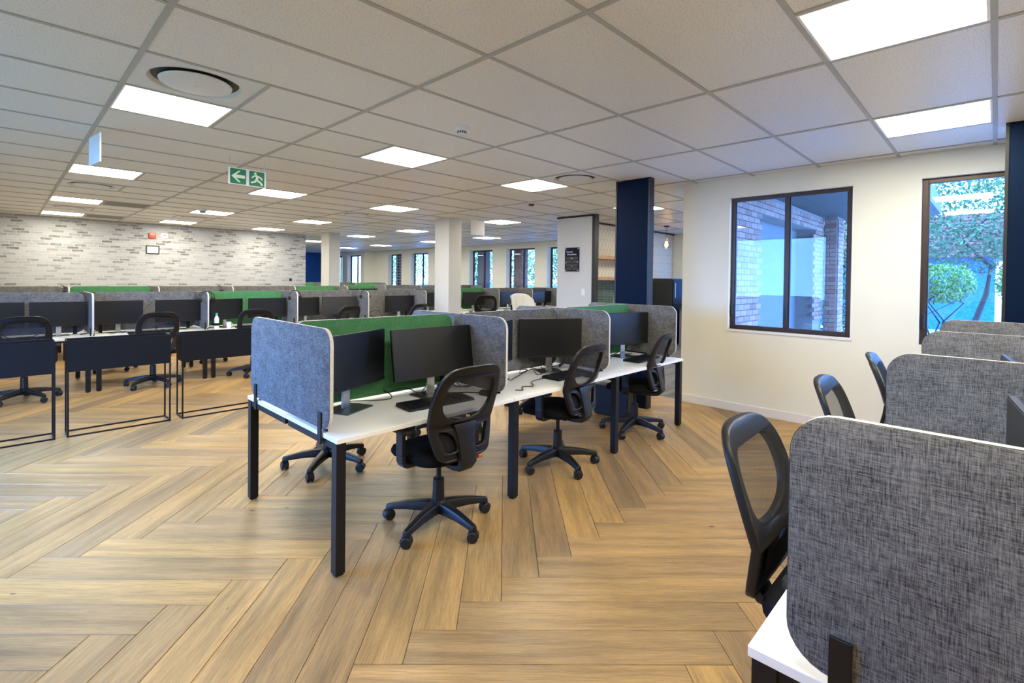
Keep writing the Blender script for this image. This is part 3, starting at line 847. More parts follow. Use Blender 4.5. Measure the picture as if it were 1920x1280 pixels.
def screen(lab, x, y, length, along, mat, group, z1=ZS1, z0=ZS0, clips='spine'):
    key = (round(length, 3), mat, round(z1, 3))
    s = thing('divider_screen', lab, 'divider screen', (x, y, 0), 0 if along == 'x' else PI/2, group)
    if key not in SCR:
        p = MB().prism(rrect(length, z1-z0, .085, 7, 0, (z0+z1)/2), -.0125, .0125, 'y')
        pm = p.mesh('panel', mat, smooth=True, bevel=.004)
        rim = rrect(length+.002, z1-z0+.002, .086, 7, 0, (z0+z1)/2)
        rm = MB(); 
        inn = rrect(length-.006, z1-z0-.006, .082, 7, 0, (z0+z1)/2); n = len(rim)
        vs_ = [(a, t, b2) for t in (-.0095, .0095) for a, b2 in rim]; 
        rm.add(vs_, [(i, (i+1) % n, n+(i+1) % n, n+i) for i in range(n)])
        SCR[key] = (pm, rm.mesh('piping', 'screen_piping', smooth=True))
    link('panel', SCR[key][0], s); link('piping', SCR[key][1], s)
    for t in (-1, 1):
        cx = t*(length/2-.10)
        for sd in (-1, 1):
            long = (clips == 'first' and sd == 1) or (clips == 'last' and sd == -1)
            key2 = 'clip_long' if long else 'clip'
            if key2 not in LEG: LEG[key2] = MB().box(-.020, .020, -.004, .004, .655 if long else DZ+.001, .825).mesh('clip', 'black_metal', bevel=.0015)
            link('clip', LEG[key2], s, (cx, sd*.0172, 0))
    return s
MON = {}
def monitor(x, y, face, lab, w=.675, h=.345, zc=1.02, group='black flat monitors', z=DZ, tilt=0, lift=0):
    """face: yaw of the width axis (deg); screen looks towards -y at 0"""
    if 'm' not in MON:
        c = thing('monitor', lab, 'monitor', (x, y, z), rad(face), group)
        z0 = zc-h/2-DZ; z1 = zc+h/2-DZ
        b_ = MB().prism(rrect(w, h, .006, 2, 0, (z0+z1)/2), -.004, .016, 'y').prism(rrect(w*.55, h*.6, .03, 3, 0, (z0+z1)/2-.02), .016, .042, 'y')
        part('housing', b_, 'plastic_black', c, bevel=.002)
        part('display', MB().box(-w/2+.006, w/2-.006, -.0055, -.003, z0+.016, z1-.006), 'screen_black', c)
        part('chin', MB().box(-w/2+.001, w/2-.001, -.007, -.002, z0, z0+.016), 'plastic_dark', c)
        part('stand_neck', MB().box(-.032, .032, .040, .058, .008, zc-DZ), 'silver', c, bevel=.003)
        part('stand_base', MB().prism(rrect(.25, .20, .008, 2, 0, .03), 0, .008), 'base_grey', c, bevel=.002)
        MON['m'] = c
        return c
    c = dup(MON['m'], (x, y, z), rad(face), lab)
    if tilt:
        pv = Vector((0, .03, zc-DZ)); Mx = Matrix.Translation(pv) @ Matrix.Rotation(rad(-tilt), 4, 'X') @ Matrix.Translation(-pv)
        for ch in c.children:
            if ch.name.split('.')[0] in ('housing', 'display', 'chin'): ch.location = Mx.translation; ch.rotation_euler = (rad(-tilt), 0, 0)
    return c
KB = {}
def keyboard(x, y, face, lab):
    if 'k' not in KB:
        c = thing('keyboard', lab, 'keyboard', (x, y, DZ), rad(face), 'black keyboards')
        part('case', MB().prism([(-.09, 0), (.09, 0), (.09, .022), (-.09, .012)], -.25, .25, 'x'), 'plastic_dark', c, bevel=.003)
        ks = MB()
        for r in range(6):
            yy = -.075+r*.029; zz = .012+(.01*(yy+.09)/.18)
            if r == 0: xs = [(-.235, .03), (-.20, .03), (-.165, .03), (-.05, .19), (.08, .03), (.115, .03)]
            else: xs = [(-.237+.0275*q, .0225) for q in range(13)]
            xs += [(.150, .0225), (.1775, .0225), (.208, .0225), (.232, .0225)]
            for cx, ww in xs: ks.box(cx-ww/2, cx+ww/2, yy-.0115, yy+.0115, zz-.002, zz+.006)
        o = part('keys', ks, 'plastic_black', c); o['kind'] = 'stuff'
        KB['k'] = c; return c
    return dup(KB['k'], (x, y, DZ), rad(face), lab)
def mouse(x, y, face, lab):
    if 'mo' not in KB:
        c = thing('computer_mouse', lab, 'mouse', (x, y, DZ), rad(face), 'black mice')
        mm = MB(); rings = []
        o2 = rrect(.064, .115, .03, 5)
        for s, z in ((.9, 0), (1, .006), (.97, .018), (.8, .030), (.45, .036)): rings.append([(a*s, b2*s, z) for a, b2 in o2])
        k = len(o2); vs_ = [p for r in rings for p in r]
        mm.add(vs_, [tuple(range(k-1, -1, -1)), tuple(4*k+i for i in range(k))]+[(i*k+j, i*k+(j+1) % k, (i+1)*k+(j+1) % k, (i+1)*k+j) for i in range(4) for j in range(k)])
        part('shell', mm, 'plastic_black', c, smooth=True)
        part('wheel', MB().lathe([(.008, -.004), (.008, .004)], 8, Matrix.Translation((0, .03, .031)) @ Matrix.Rotation(PI/2, 4, 'Y')), 'plastic_dark', c)
        KB['mo'] = c; return c
    return dup(KB['mo'], (x, y, DZ), rad(face), lab)
def cable(lab, pts, r=.0032, mat='plastic_black', group='desk cables'):
    xs = crom([(p[0], p[1]) for p in pts], False, 5); zs = crom([(i, p[2]) for i, p in enumerate(pts)], False, 5)
    P = [(a, b2, max(z[1], DZ+r+.0005) if pts[0][2] > DZ-.05 else z[1]) for (a, b2), z in zip(xs, zs)]
    P.append(pts[-1])
    return tag(link('cable', MB().tube(P, r, 6).mesh('cable', mat, smooth=True)), lab, 'cable', group)
ORD = ['first', 'second', 'third', 'fourth', 'fifth', 'sixth', 'seventh']
def bench(nm, x0, n, pitch, yf, sgn, spine, double=False, zs1=ZS1, far_desks=True, first_cross=True):
    """n bays; near desks with front edge yf, far desks behind the spine; spine: colour letters per bay"""
    ys = yf+sgn*DD
    for i in range(n):
        a, b2 = x0+i*pitch, x0+(i+1)*pitch
        W = pitch
        legs = [.055, W-.055] if double else ([.03] if i < n-1 else [.03, W-.03])
        desk('white desk, %s from left, near side of the %s' % (ORD[i], nm), a, b2, yf, sgn, legs, 'near desks of the '+nm)
        if far_desks:
            desk('white desk, %s from left, far side of the %s' % (ORD[i], nm), a, b2, yf+2*sgn*DD, -sgn, legs, 'far desks of the '+nm)
        col = {'g': 'fabric_grey', 'G': 'fabric_green'}[spine[i]]
        screen('%s fabric spine screen of the %s, %s from left' % ('green' if spine[i] == 'G' else 'grey', nm, ORD[i]), (a+b2)/2, ys, pitch-.07, 'x', col, 'spine screens of the '+nm, zs1)
    for i in range(0 if first_cross else 1, n+1):
        x = x0+i*pitch
        x += .010 if i == 0 else (-.010 if i == n else 0)
        screen('grey fabric cross screen, %s from left on the %s' % (ORD[i], nm), x, ys, 2*DD-.16, 'y', 'fabric_grey', 'cross screens of the '+nm, zs1, ZS0, 'first' if i == 0 else 'last' if i == n else 'mid')
bench('centre bench', -.70, 3, 1.30, 2.355, 1, 'GgG')
bench('right-hand bench', -.70, 3, 1.325, .363, -1, 'ggg')
bench('bench behind the planters', -1.05-1.335, 5, 1.335, 8.385, 1, 'ggGgg', True, 1.285)
bench('bench by the brick wallpaper', -1.05-1.335, 5, 1.335, 11.75, 1, 'gGggG', True, 1.305)
bench('bench under the garden windows', 4.69, 4, 1.325, 9.35, 1, 'gGgg', True, 1.285)
bench('far bench behind the white columns', 5.0, 4, 1.325, 13.3, 1, 'Gggg', True, 1.30)
bench('farthest bench by the garden windows', 4.9, 3, 1.325, 17.4, 1, 'GgG', True, 1.33)

# centre bench equipment
monitor(-.36, 2.84, 24, 'black monitor half hidden by the blue-lit end screen')
monitor(.245, 2.80, -1, 'black monitor with a grey sheen facing the nearest chair', tilt=9)
monitor(.92, 2.86, 20, 'black monitor edge showing behind the second cross screen of the centre bench').scale = (.85, 1, 1)
monitor(1.545, 2.82, -30, 'black monitor at the middle desk of the centre bench').scale = (.88, 1, 1)
monitor(2.21, 2.86, 10, 'black monitor hidden behind the third cross screen of the centre bench').scale = (.85, 1, 1)
monitor(2.835, 2.84, -14, 'black monitor at the far end desk of the centre bench')
keyboard(.12, 2.61, -4, 'black keyboard in front of the grey-sheened monitor')
keyboard(1.52, 2.60, 2, 'black keyboard on the middle desk of the centre bench')
keyboard(2.80, 2.62, 4, 'black keyboard on the far end desk of the centre bench')
mouse(.52, 2.56, 10, 'black mouse seen through the nearest chair back')
mouse(1.62, 2.44, 20, 'black mouse seen through the middle chair back')
random.seed(3)
for k, (cx, cy) in enumerate(((-.05, 2.92), (.35, 2.90), (.62, 2.86), (1.15, 2.90), (1.35, 2.84), (1.75, 2.92), (2.45, 2.9), (2.7, 2.93))):
    pts = [(cx+random.uniform(-.16, .16)+.08*j-.2, cy+random.uniform(-.07, .06), DZ+.004+random.choice((0, 0, .03, .055))) for j in range(7)]
    cable('tangled black cable behind the monitors, %s from left on the centre bench' % (ORD+['eighth'])[k], pts, .0035)
cable('long black keyboard cable looping on the middle desk', [(1.30, 2.66, DZ+.004), (1.1, 2.64, DZ+.004), (.98, 2.52, DZ+.004), (.90, 2.56, DZ+.004), (.82, 2.48, DZ+.004), (.78, 2.52, DZ+.004)])
cable('thin black mouse cable curving to the grey-sheened monitor', [(.52, 2.62, DZ+.006), (.47, 2.70, DZ+.004), (.36, 2.78, DZ+.004), (.30, 2.86, DZ+.004)])
# right-hand bench equipment (screens look towards +y)
for k, (mx_, my_) in enumerate(((.02, -.10), (1.32, -.09), (2.62, -.08))):
    monitor(mx_, my_, 180+6, 'dark monitor edge above the %s cross screen of the right-hand bench' % ORD[k])
# bench behind the planters
for x, y, a, k, lab in ((-1.98, 8.86, 4, .88, 'black monitor at the left picture edge'), (-1.36, 8.85, 0, .84, 'wide black monitor left of the first front cross screen'),
                     (-.735, 8.84, 3, .84, 'black monitor just right of the first front cross screen'), (-.02, 8.84, -2, .86, 'black monitor beside the two headsets'),
                     (.63, 8.80, 26, .90, 'black monitor beside the water bottle before the green screen'), (1.27, 8.84, -3, .90, 'black monitor right of centre before the green screen'),
                     (1.94, 8.82, 22, .85, 'dark tilted monitor right of the green screen'), (2.56, 8.82, -8, .95, 'grey-sheened monitor behind the chairs of the planter bench'),
                     (3.90, 8.86, -2, 1.0, 'single black monitor at the last desk of the planter bench')):
    mo_ = monitor(x, y, a, lab, tilt=8 if 'sheened' in lab else 0); mo_.scale = (k, 1, .95)
for x, a in ((-1.7, 2), (-.42, -3), (.95, 0)):
    keyboard(x, 8.55, a, 'black keyboard behind the %s black planter' % {-1.7: 'leftmost', -.42: 'middle', .95: 'rightmost'}[x])
# garden-window bench
for x, y, a, lab in ((5.35, 9.82, 5, 'black monitor hidden behind the white column'), (6.72, 9.74, -8, 'black monitor left of the mesh chair before the green screen'), (7.92, 9.64, 4, 'black monitor behind the chair with the jacket'),
                     (9.05, 9.62, -4, 'navy-black monitor before the last garden window'), (9.62, 9.82, 0, 'black monitor partly hidden by the notice board wall')):
    monitor(x, y, a, lab)
for k, (x, y) in enumerate(((5.36, 13.75), (5.97, 13.75), (7.0, 13.76), (8.35, 13.76), (-.69, 12.2), (-.05, 12.2), (.65, 12.2), (1.97, 12.2), (3.3, 12.2))):
    monitor(x, y, 0, ['black monitor before the far green screen beside the white column', 'black monitor second along the far bench', 'black monitor third along the far bench', 'black monitor fourth along the far bench',
                      'black monitor top before the green screen by the brick wallpaper', 'second black monitor before the green screen by the brick wallpaper', 'black monitor top, third along the bench by the brick wallpaper',
                      'black monitor top, fourth along the bench by the brick wallpaper', 'black monitor top, fifth along the bench by the brick wallpaper'][k]).scale = (.85, 1, 1)

# ------------------------------------------------------------------ planters
def planter(x, y, lab, first=[None]):
    if first[0] is not None: return dup(first[0], (x, y, 0), 0, lab)
    c = thing('planter_stand', lab, 'planter', (x, y, 0), 0, 'black metal planter stands'); first[0] = c
    W, D, z0, z1, t = .82, .25, .615, .912, .006
    bx = MB().box(0, W, 0, t, z0, z1).box(0, W, D-t, D, z0, z1).box(0, t, t, D-t, z0, z1).box(W-t, W, t, D-t, z0, z1).box(t, W-t, t, D-t, z0, z0+t)
    part('trough', bx, 'planter_black', c)
    r = .007
    for a, b2 in ((r, r), (W-r, r), (r, D-r), (W-r, D-r)):
        part('leg', MB().box(a-r, a+r, b2-r, b2+r, 0, z0), 'black_metal', c)
    part('foot_frame', MB().box(2*r, W-2*r, 0, 2*r, 0, 2*r).box(2*r, W-2*r, D-2*r, D, 0, 2*r).box(0, 2*r, 2*r, D-2*r, 0, 2*r).box(W-2*r, W, 2*r, D-2*r, 0, 2*r), 'black_metal', c)
    return c
planter(-1.46, 6.20, 'empty black metal planter stand in the middle of the row')
planter(-2.36, 6.20, 'empty black metal planter stand cut off by the left picture edge')
planter(-.54, 6.20, 'empty black metal planter stand partly behind the blue-lit end screen')

# ------------------------------------------------------------------ signs
def text_mesh(txt, size, mat, name, ext=.0006):
    cu = bpy.data.curves.new('t', 'FONT'); cu.body = txt; cu.size = size; cu.align_x = 'LEFT'; cu.extrude = ext
    ob = bpy.data.objects.new('t', cu); COL.objects.link(ob)
    me = bpy.data.meshes.new_from_object(ob.evaluated_get(bpy.context.evaluated_depsgraph_get())); bpy.data.objects.remove(ob)
    me.transform(Matrix.Rotation(PI/2, 4, 'X')); me.materials.clear(); me.materials.append(MATS[mat]); me.name = name
    return me
def exit_sign(loc, rz, lab, w, h, drop, pict=True):
    c = thing('exit_sign', lab, 'exit sign', loc, rz, 'hanging exit signs')
    part('panel', MB().box(0, w, -.006, .006, -drop-h, -drop), 'white_plastic', c)
    for x in (.012, w-.012):
        part('hanging_wire', MB().tube([(x, 0, -drop), (x, 0, .006)], .0022, 6), 'silver', c)
    if pict:
        g = h*.90; y0 = -.0075
        for k in (0, 1):
            x0 = (w/2-g)/2+k*w/2
            q = part('green_field', MB().prism(rrect(g, g, .008, 3, x0+g/2, -drop-h/2), y0, -.006, 'y'), 'sign_green', c)
            u = lambda a, b2: (x0+g*a, -drop-h/2+g*(b2-.5))
            s_ = MB()
            if k == 0:
                s_.prism([u(*p) for p in ((.08, .5), (.52, .88), (.66, .88), (.36, .60), (.92, .60), (.92, .40), (.36, .40), (.66, .12), (.52, .12))], y0-.001, y0, 'y')
                part('arrow', s_, 'sign_pale', q)
            else:
                hd = [(.40+.085*math.cos(a*PI/6), .85+.085*math.sin(a*PI/6)) for a in range(12)]
                limbs = [[(.46, .77), (.62, .72), (.56, .42), (.40, .42)], [(.47, .77), (.26, .70), (.14, .56), (.22, .52), (.32, .63), (.47, .66)],
                         [(.58, .72), (.78, .66), (.90, .50), (.82, .45), (.72, .58), (.58, .60)], [(.44, .46), (.56, .46), (.80, .30), (.92, .10), (.80, .08), (.70, .24), (.46, .36)],
                         [(.40, .46), (.52, .42), (.42, .26), (.14, .16), (.10, .26), (.32, .33)]]
                for lp in [hd]+limbs: s_.prism([u(*p) for p in lp], y0-.001, y0, 'y')
                part('running_man', s_, 'sign_pale', q)
    return c
exit_sign((-.245, 5.70, CEIL), rad(3), 'green exit sign with white arrow and running figure hanging from the ceiling', .375, .175, .10)
sg = exit_sign((-1.31, 5.35, CEIL), rad(97), 'blank hanging sign plate seen almost edge-on at upper left', .32, .24, .05, False)
sg = exit_sign((4.86, 7.75, CEIL), rad(-8), 'white hanging sign plate just right of the white column', .34, .30, .03, False)

nb = thing('notice_board', 'navy notice board with white lettering on the grey kitchen wall', 'notice board', (5.85, 5.88, 1.935))
part('board', MB().box(-.016, -.006, -.172, .172, -.232, .232), 'board_navy', nb, bevel=.002)
for y, z in ((-.15, .21), (.15, .21), (-.15, -.21), (.15, -.21), (.14, -.06), (-.14, -.05), (0, .02), (0, -.13)):
    part('stand_off', MB().lathe([(.011, 0), (.011, .018)], 10, Matrix.Translation((-.001, y, z)) @ Matrix.Rotation(-PI/2, 4, 'Y')), 'silver', nb)
for txt, sz, y, z in (('General', .046, .135, .135), ('HouseRules', .046, .115, .085)):
    o = link('lettering', text_mesh(txt, sz, 'board_text', 'lettering'), nb, (-.0165, y, z), -PI/2)
for r in range(4):
    for k in (0, 1):
        part('rule_box', MB().box(-.0175, -.016, -.145+.15*k, -.008+.15*k, -.205+.068*r, -.150+.068*r), 'counter_dark', nb)
sw = thing('light_switch', 'white double light switch low on the grey notice board wall', 'light switch', (5.85, 5.61, 1.31))
part('plate', MB().box(-.008, 0, -.04, .04, -.065, .065), 'white_plastic', sw, bevel=.002)
part('rocker', MB().box(-.012, -.008, -.025, .025, .008, .045), 'white_plastic', sw); part('rocker', MB().box(-.012, -.008, -.025, .025, -.045, -.008), 'white_plastic', sw)
# brick wall fittings
al = thing('fire_alarm', 'red fire alarm call point on the brick wallpaper', 'fire alarm', (.665, YBR, 2.49))
part('box', MB().box(-.07, .07, -.05, 0, -.065, .065), 'red_alarm', al, bevel=.006)
part('label_strip', MB().box(-.055, .055, -.052, -.05, .030, .045), 'paper', al); part('press_plate', MB().box(-.03, .04, -.053, -.05, -.02, .01), 'orange_plastic', al)
pf = thing('picture_frame', 'small black frame with blank white picture on the brick wallpaper', 'picture frame', (.675, YBR, 2.148))
part('frame', MB().box(-.135, .135, -.02, 0, .078, .10).box(-.135, .135, -.02, 0, -.10, -.078).box(-.135, -.113, -.02, 0, -.078, .078).box(.113, .135, -.02, 0, -.078, .078), 'black_trim', pf)
part('picture', MB().box(-.113, .113, -.008, 0, -.078, .078), 'paper', pf)
wl = tag(link('wall_label', MB().box(-.07, .07, -.003, 0, -.05, .05).mesh('wall_label', 'paper'), None, (.915, YBR, 2.51)), 'white label beside the red fire alarm', 'label')
part('print_line', MB().box(-.045, .045, -.0036, -.003, -.01, .008), 'grille_grey', wl)
ws = thing('wall_sensor', 'tiny black sensor at the right end of the brick wallpaper', 'sensor', (3.98, YBR, 1.44))
part('plate', MB().box(-.035, .035, -.01, 0, -.035, .035), 'plastic_dark', ws, bevel=.003); part('lens', MB().lathe([(.02, 0), (.018, .015), (.008, .022)], 12, Matrix.Translation((0, -.01, 0)) @ Matrix.Rotation(PI/2, 4, 'X')), 'plastic_black', ws, smooth=True)

# ------------------------------------------------------------------ small things on the desks
def headset(loc, rz, lab, first=[None]):
    if first[0] is not None: return dup(first[0], loc, rz, lab)
    c = thing('headset', lab, 'headset', loc, rz, 'black headsets'); first[0] = c
    part('headband', MB().tube([(0, .095*math.cos(a), .02+.095*math.sin(a)*1.15-.10) for a in [PI*i/14 for i in range(15)]], .006, 8), 'plastic_black', c, smooth=True)
    for s in (-1, 1):
        cup = part('ear_cup', MB().lathe([(.012, -.014), (.034, -.012), (.037, 0), (.034, .012), (.012, .014)], 16, Matrix.Translation((0, s*.092, -.10)) @ Matrix.Rotation(PI/2, 4, 'X')), 'plastic_dark', c, smooth=True)
        part('clip_plate', MB().cbox((0, s*.097, -.075), (.014, .006, .03)), 'silver', cup)
    part('microphone', MB().tube([(0, -.10, -.11), (.05, -.12, -.15), (.09, -.11, -.17)], .003, 6), 'plastic_black', c)
    return c
# headsets hang over the top edges of the screens
headset((.285, 8.62, 1.272), PI/2, 'black headset hanging on the left of the second front cross screen')
headset((.285, 8.50, 1.272), PI/2, 'black headset hanging at the front end of the second front cross screen')
headset((1.62, 8.58, 1.274), PI/2, 'black headset with silver cup on the cross screen right of the green screen')
headset((2.955, 8.60, 1.274), PI/2, 'black headset on the cross screen right of the grey-sheened monitor')
headset((1.50, 12.41, 1.294), .2, 'black headset on the bench by the brick wallpaper, right of centre')
headset((-1.10, 12.41, 1.294), .3, 'black headset on the bench by the brick wallpaper, at left')
bt = thing('water_bottle', 'clear water bottle with teal cap beside the second front cross screen', 'bottle', (.41, 8.52, DZ))
part('body', MB().lathe([(.030, 0), (.034, .006), (.034, .10), (.031, .12), (.034, .14), (.032, .17), (.016, .205), (.014, .215)], 16), 'white_plastic', bt, smooth=True)
part('label_band', MB().lathe([(.0345, .06), (.0345, .10)], 16), 'board_navy', bt); part('cap', MB().lathe([(.017, .213), (.017, .245), (.014, .25)], 14), 'teal_plastic', bt, smooth=True)
def cup(loc, lab, mat='white_plastic', h=.10, r=.036):
    c = thing('cup', lab, 'cup', loc)
    part('body', MB().lathe([(r*.8, 0), (r, h), (r*.92, h), (r*.72, .008), (.004, .006)], 16), mat, c, smooth=True)
    part('handle', MB().tube([(r*.95, 0, h*.8), (r*1.6, 0, h*.7), (r*1.6, 0, h*.35), (r*.88, 0, h*.2)], .005, 6), mat, c, smooth=True)
    return c
cup((.60, 8.60, DZ), 'white mug right of the water bottle')
cup((5.98+.12, 9.52, DZ), 'cream mug at the left end of the garden-window bench', 'cloth_cream')
cup((8.80, 9.48, DZ), 'orange mug under the navy-black monitor', 'orange_plastic')
for k, (x, y) in enumerate(((-1.25, 8.72), (-.70, 8.78), (.10, 8.70))):
    lab = ['white sheet of paper left of the first front cross screen', 'white sheet of paper right of the first front cross screen', 'white sheet of paper under the monitor with headsets'][k]
    p = MB(); n = 6
    p.add([(-.10+.2*i/n, s*.14, .0006+.004*math.sin(i*1.1)**2) for i in range(n+1) for s in (-1, 1)], [(2*i, 2*i+2, 2*i+3, 2*i+1) for i in range(n)])
    tag(link('paper_sheet', p.mesh('paper_sheet', 'paper', smooth=True), None, (x, y, DZ+.0005), .3*k-.2), lab, 'paper', 'sheets of paper')
random.seed(11)
for k in range(9):
    cx = -1.7+.72*k
    pts = [(cx+random.uniform(-.12, .12)+.07*j-.2, 8.90+random.uniform(-.10, .05), DZ+.004+random.choice((0, 0, .03, .06))) for j in range(6)]
    cable('tangled black cable under the monitors, %s from left behind the planters' % (ORD+['eighth', 'ninth'])[k], pts, .005)
cable('black cable arching before the grey screen at the last planter desk', [(3.05, 8.75, DZ+.01), (3.12, 8.78, DZ+.12), (3.25, 8.78, DZ+.17), (3.38, 8.78, DZ+.15), (3.42, 8.75, DZ+.02)], .006)
# under-desk equipment at the end of the centre bench
pc = thing('computer_tower', 'black computer tower standing under the far end desk of the centre bench', 'computer', (3.02, 3.10, 0), .15)
part('case', MB().box(-.09, .09, -.2, .2, .01, .34), 'plastic_dark', pc, bevel=.005); part('front_grille', MB().box(-.075, .075, -.205, -.2, .05, .30), 'black_metal', pc)
part('foot', MB().box(-.08, .08, -.18, -.16, 0, .01), 'black_metal', pc); part('foot', MB().box(-.08, .08, .16, .18, 0, .01), 'black_metal', pc)
cable('black cable loops hanging under the far end desk of the centre bench', [(2.75, 2.85, .66), (2.78, 2.83, .52), (2.88, 2.84, .48), (2.98, 2.85, .55), (3.0, 2.88, .66)], .006)
cable('second black cable loop hanging under the far end desk', [(2.95, 2.9, .66), (2.93, 2.86, .45), (3.02, 2.85, .36), (3.1, 2.9, .44)], .006)

# cream jacket thrown over the back of a chair
ja = MB(); vs_ = []; NU, NV = 18, 16
random.seed(5)
for i in range(NU):
    u = i/(NU-1)*2-1
    for j in range(NV):
        v = j/(NV-1)                                   # 0 front hem .. 1 back hem
        s = u*(.27+.02*math.sin(7*v+2*u))
        t = (v-.45)
        top = 1.055-.09*abs(u)**3-.03*u
        if abs(t) < .08: y = t*.6; z = top+.012*(1-(t/.08)**2)
        elif t < 0: y = -.048-.10*(-t-.08); z = top-.55*(-t-.08)
        else: y = .048+.16*(t-.08); z = top-(.80+.55*max(0, -u-.35))*(t-.08)
        f = .014*math.sin(9*u+3*v)+.010*math.sin(17*u-5*v)
        vs_.append((s+.01*math.sin(11*v), -(-.345)*-1*1.0-y+f*min(1, abs(t)*6), z))
ja.add(vs_, [(i*NV+j, (i+1)*NV+j, (i+1)*NV+j+1, i*NV+j+1) for i in range(NU-1) for j in range(NV-1)])
jk = link('jacket', ja.mesh('jacket', 'cloth_cream', smooth=True), None, (7.62, 9.0, 0), rad(-30))
jk.scale = (1.1, 1.1, 1.1)
sol = jk.modifiers.new('thickness', 'SOLIDIFY'); sol.thickness = .012
tag(jk, 'cream jacket draped over a chair back before the garden windows', 'jacket')

# ------------------------------------------------------------------ kitchen
for lab, z in (('upper floating oak shelf on the patterned kitchen wall', 2.02), ('lower floating oak shelf above the green kitchen tiles', 1.575)):
    s = thing('wall_shelf', lab, 'shelf', (6.10, 6.119, z), 0, 'oak kitchen shelves')
    part('board', MB().box(0, 2.7, -.30, 0, -.035, .035), 'shelf_oak', s, bevel=.003)
    part('bracket', MB().box(.3, .34, -.25, 0, -.05, -.0355), 'black_metal', s); part('bracket', MB().box(2.3, 2.34, -.25, 0, -.05, -.0355), 'black_metal', s)
struct('tile_splashback', MB().box(5.99, 9.3, 6.10, 6.119, .90, 1.535), 'green_tile', kw)
kc = thing('kitchen_counter', 'dark kitchen counter below the green tiles', 'counter', (5.99, 6.09, 0))
part('worktop', MB().box(0, 3.25, -.60, 0, .86, .90), 'counter_dark', kc, bevel=.003)
for i in range(5):
    part('cabinet_door', MB().box(.01+.65*i, .64+.65*i, -.585, -.565, .10, .855), 'plaster_grey', kc)
part('carcass', MB().box(0, 3.25, -.565, 0, .08, .86), 'counter_dark', kc)
so = thing('wall_socket', 'white wall box on the green tiles beside the navy column', 'socket', (7.72, 6.10, 1.12))
part('plate', MB().box(-.07, .07, -.03, 0, -.09, .09), 'white_plastic', so, bevel=.004); part('cover', MB().box(-.05, .05, -.035, -.03, -.03, .05), 'diffuser_white', so)
fg = thing('fridge', 'tall black fridge right of the slim navy column', 'fridge', (9.35, 5.55, 0))
part('body', MB().box(0, .62, 0, .52, .02, 1.60), 'counter_dark', fg, bevel=.006)
for z0, z1 in ((.05, .92), (.94, 1.58)):
    dr = part('door', MB().box(.005, .615, -.03, -.001, z0, z1), 'black_metal', fg, bevel=.004)
    part('handle', MB().box(.05, .07, -.06, -.03, z0+.2, z0+.55), 'silver', dr)
part('foot', MB().box(.03, .59, .03, .49, 0, .02), 'black_trim', fg)
wd = thing('water_dispenser', 'black water dispenser with blue front beside the kitchen window', 'dispenser', (9.62, 5.10, .90))
part('body', MB().box(-.12, .12, -.12, .16, 0, .62), 'plastic_black', wd, bevel=.01)
part('front_panel', MB().box(-.126, -.12, -.10, .14, .22, .60), 'water_blue', wd); part('drip_tray', MB().box(-.18, -.12, -.09, .12, 0, .03), 'black_metal', wd)
ct = thing('side_counter', 'dark counter under the kitchen window', 'counter', (9.4, 4.2, 0))
part('worktop', MB().box(0, .85, -.6, 1.2, .86, .90), 'counter_dark', ct); part('carcass', MB().box(.05, .85, -.6, 1.2, 0, .86), 'plaster_grey', ct)
pn = thing('pendant_lamp', 'glowing amber pendant lamp hanging by the kitchen window', 'pendant lamp', (8.58, 5.32, CEIL+.006))
part('canopy', MB().lathe([(.06, 0), (.06, -.022), (.02, -.03)], 16), 'black_trim', pn, smooth=True)
part('cord', MB().tube([(0, 0, -.03), (0, 0, -.27)], .004, 6), 'black_trim', pn)
part('socket', MB().lathe([(.02, -.27), (.024, -.29), (.024, -.34), (.03, -.35)], 12), 'shelf_oak', pn, smooth=True)
part('shade', MB().lathe([(.03, -.345), (.07, -.38), (.092, -.43), (.088, -.47), (.07, -.50), (.068, -.50), (.085, -.47), (.089, -.43), (.068, -.383), (.028, -.348)], 20), 'clear_glass', pn, smooth=True)
part('bulb', MB().lathe([(.012, -.35), (.03, -.39), (.038, -.425), (.03, -.455), (.008, -.47)], 14), 'bulb_glow', pn, smooth=True)

# ------------------------------------------------------------------ outside
g = struct('ground', MB().box(-4, 45, -30, 60, -.35, -.11), 'paving')
struct('ground_unseen_dark', MB().box(-45, -4, -30, 60, -.35, -.11), 'low_bounce_ground')  # unseen dark green ground, added to keep blue bounce off the ceiling
def bricks(parent, axis, c, a0, a1, z0, z1, hole=None, first={}):
    BL, BH, J = .222, .073, .010
    if 'b' not in first: first['b'] = MB().box(-BL/2, BL/2, -.012, .012, -BH/2, BH/2).mesh('brick', 'facade_brick')
    r = 0; z = z0
    while z+BH < z1+.001:
        a = a0-(BL+J)/2*(r % 2)
        while a < a1:
            lo, hi = max(a, a0), min(a+BL, a1)
            if hi-lo > .06 and not (hole and hole[0] < (lo+hi)/2 < hole[1] and hole[2] < z+BH/2 < hole[3]):
                o = link('brick', first['b'], parent, ((lo+hi)/2, c, z+BH/2) if axis == 'y' else (c, (lo+hi)/2, z+BH/2), 0 if axis == 'y' else PI/2)
                o.scale = ((hi-lo)/BL, 1, 1)
            a += BL+J
        z += BH+J; r += 1
mb = MB(); wall_holes(mb, 'y', 2.51, YK-.03, XR+.17, 9.7, -.11, CEIL+.09, [(5.95, 9.05, .5, 2.56)])
fw_ = struct('wall_facade', mb, 'mortar')
bricks(fw_, 'y', 2.50, XR+.2, 9.7, .82, CEIL+.07, (5.95, 9.05, .5, 2.56))
struct('wall_porch', MB().box(5.95, 9.05, YK-.05, YK-.025, .5, 2.56), 'plaster_grey')
mb = MB().box(9.78, 10.3, 2.27, 2.49, -.11, CEIL+.5); pier = struct('wall_pier', mb, 'mortar')
bricks(pier, 'x', 9.77, 2.28, 2.48, .5, CEIL+.1)
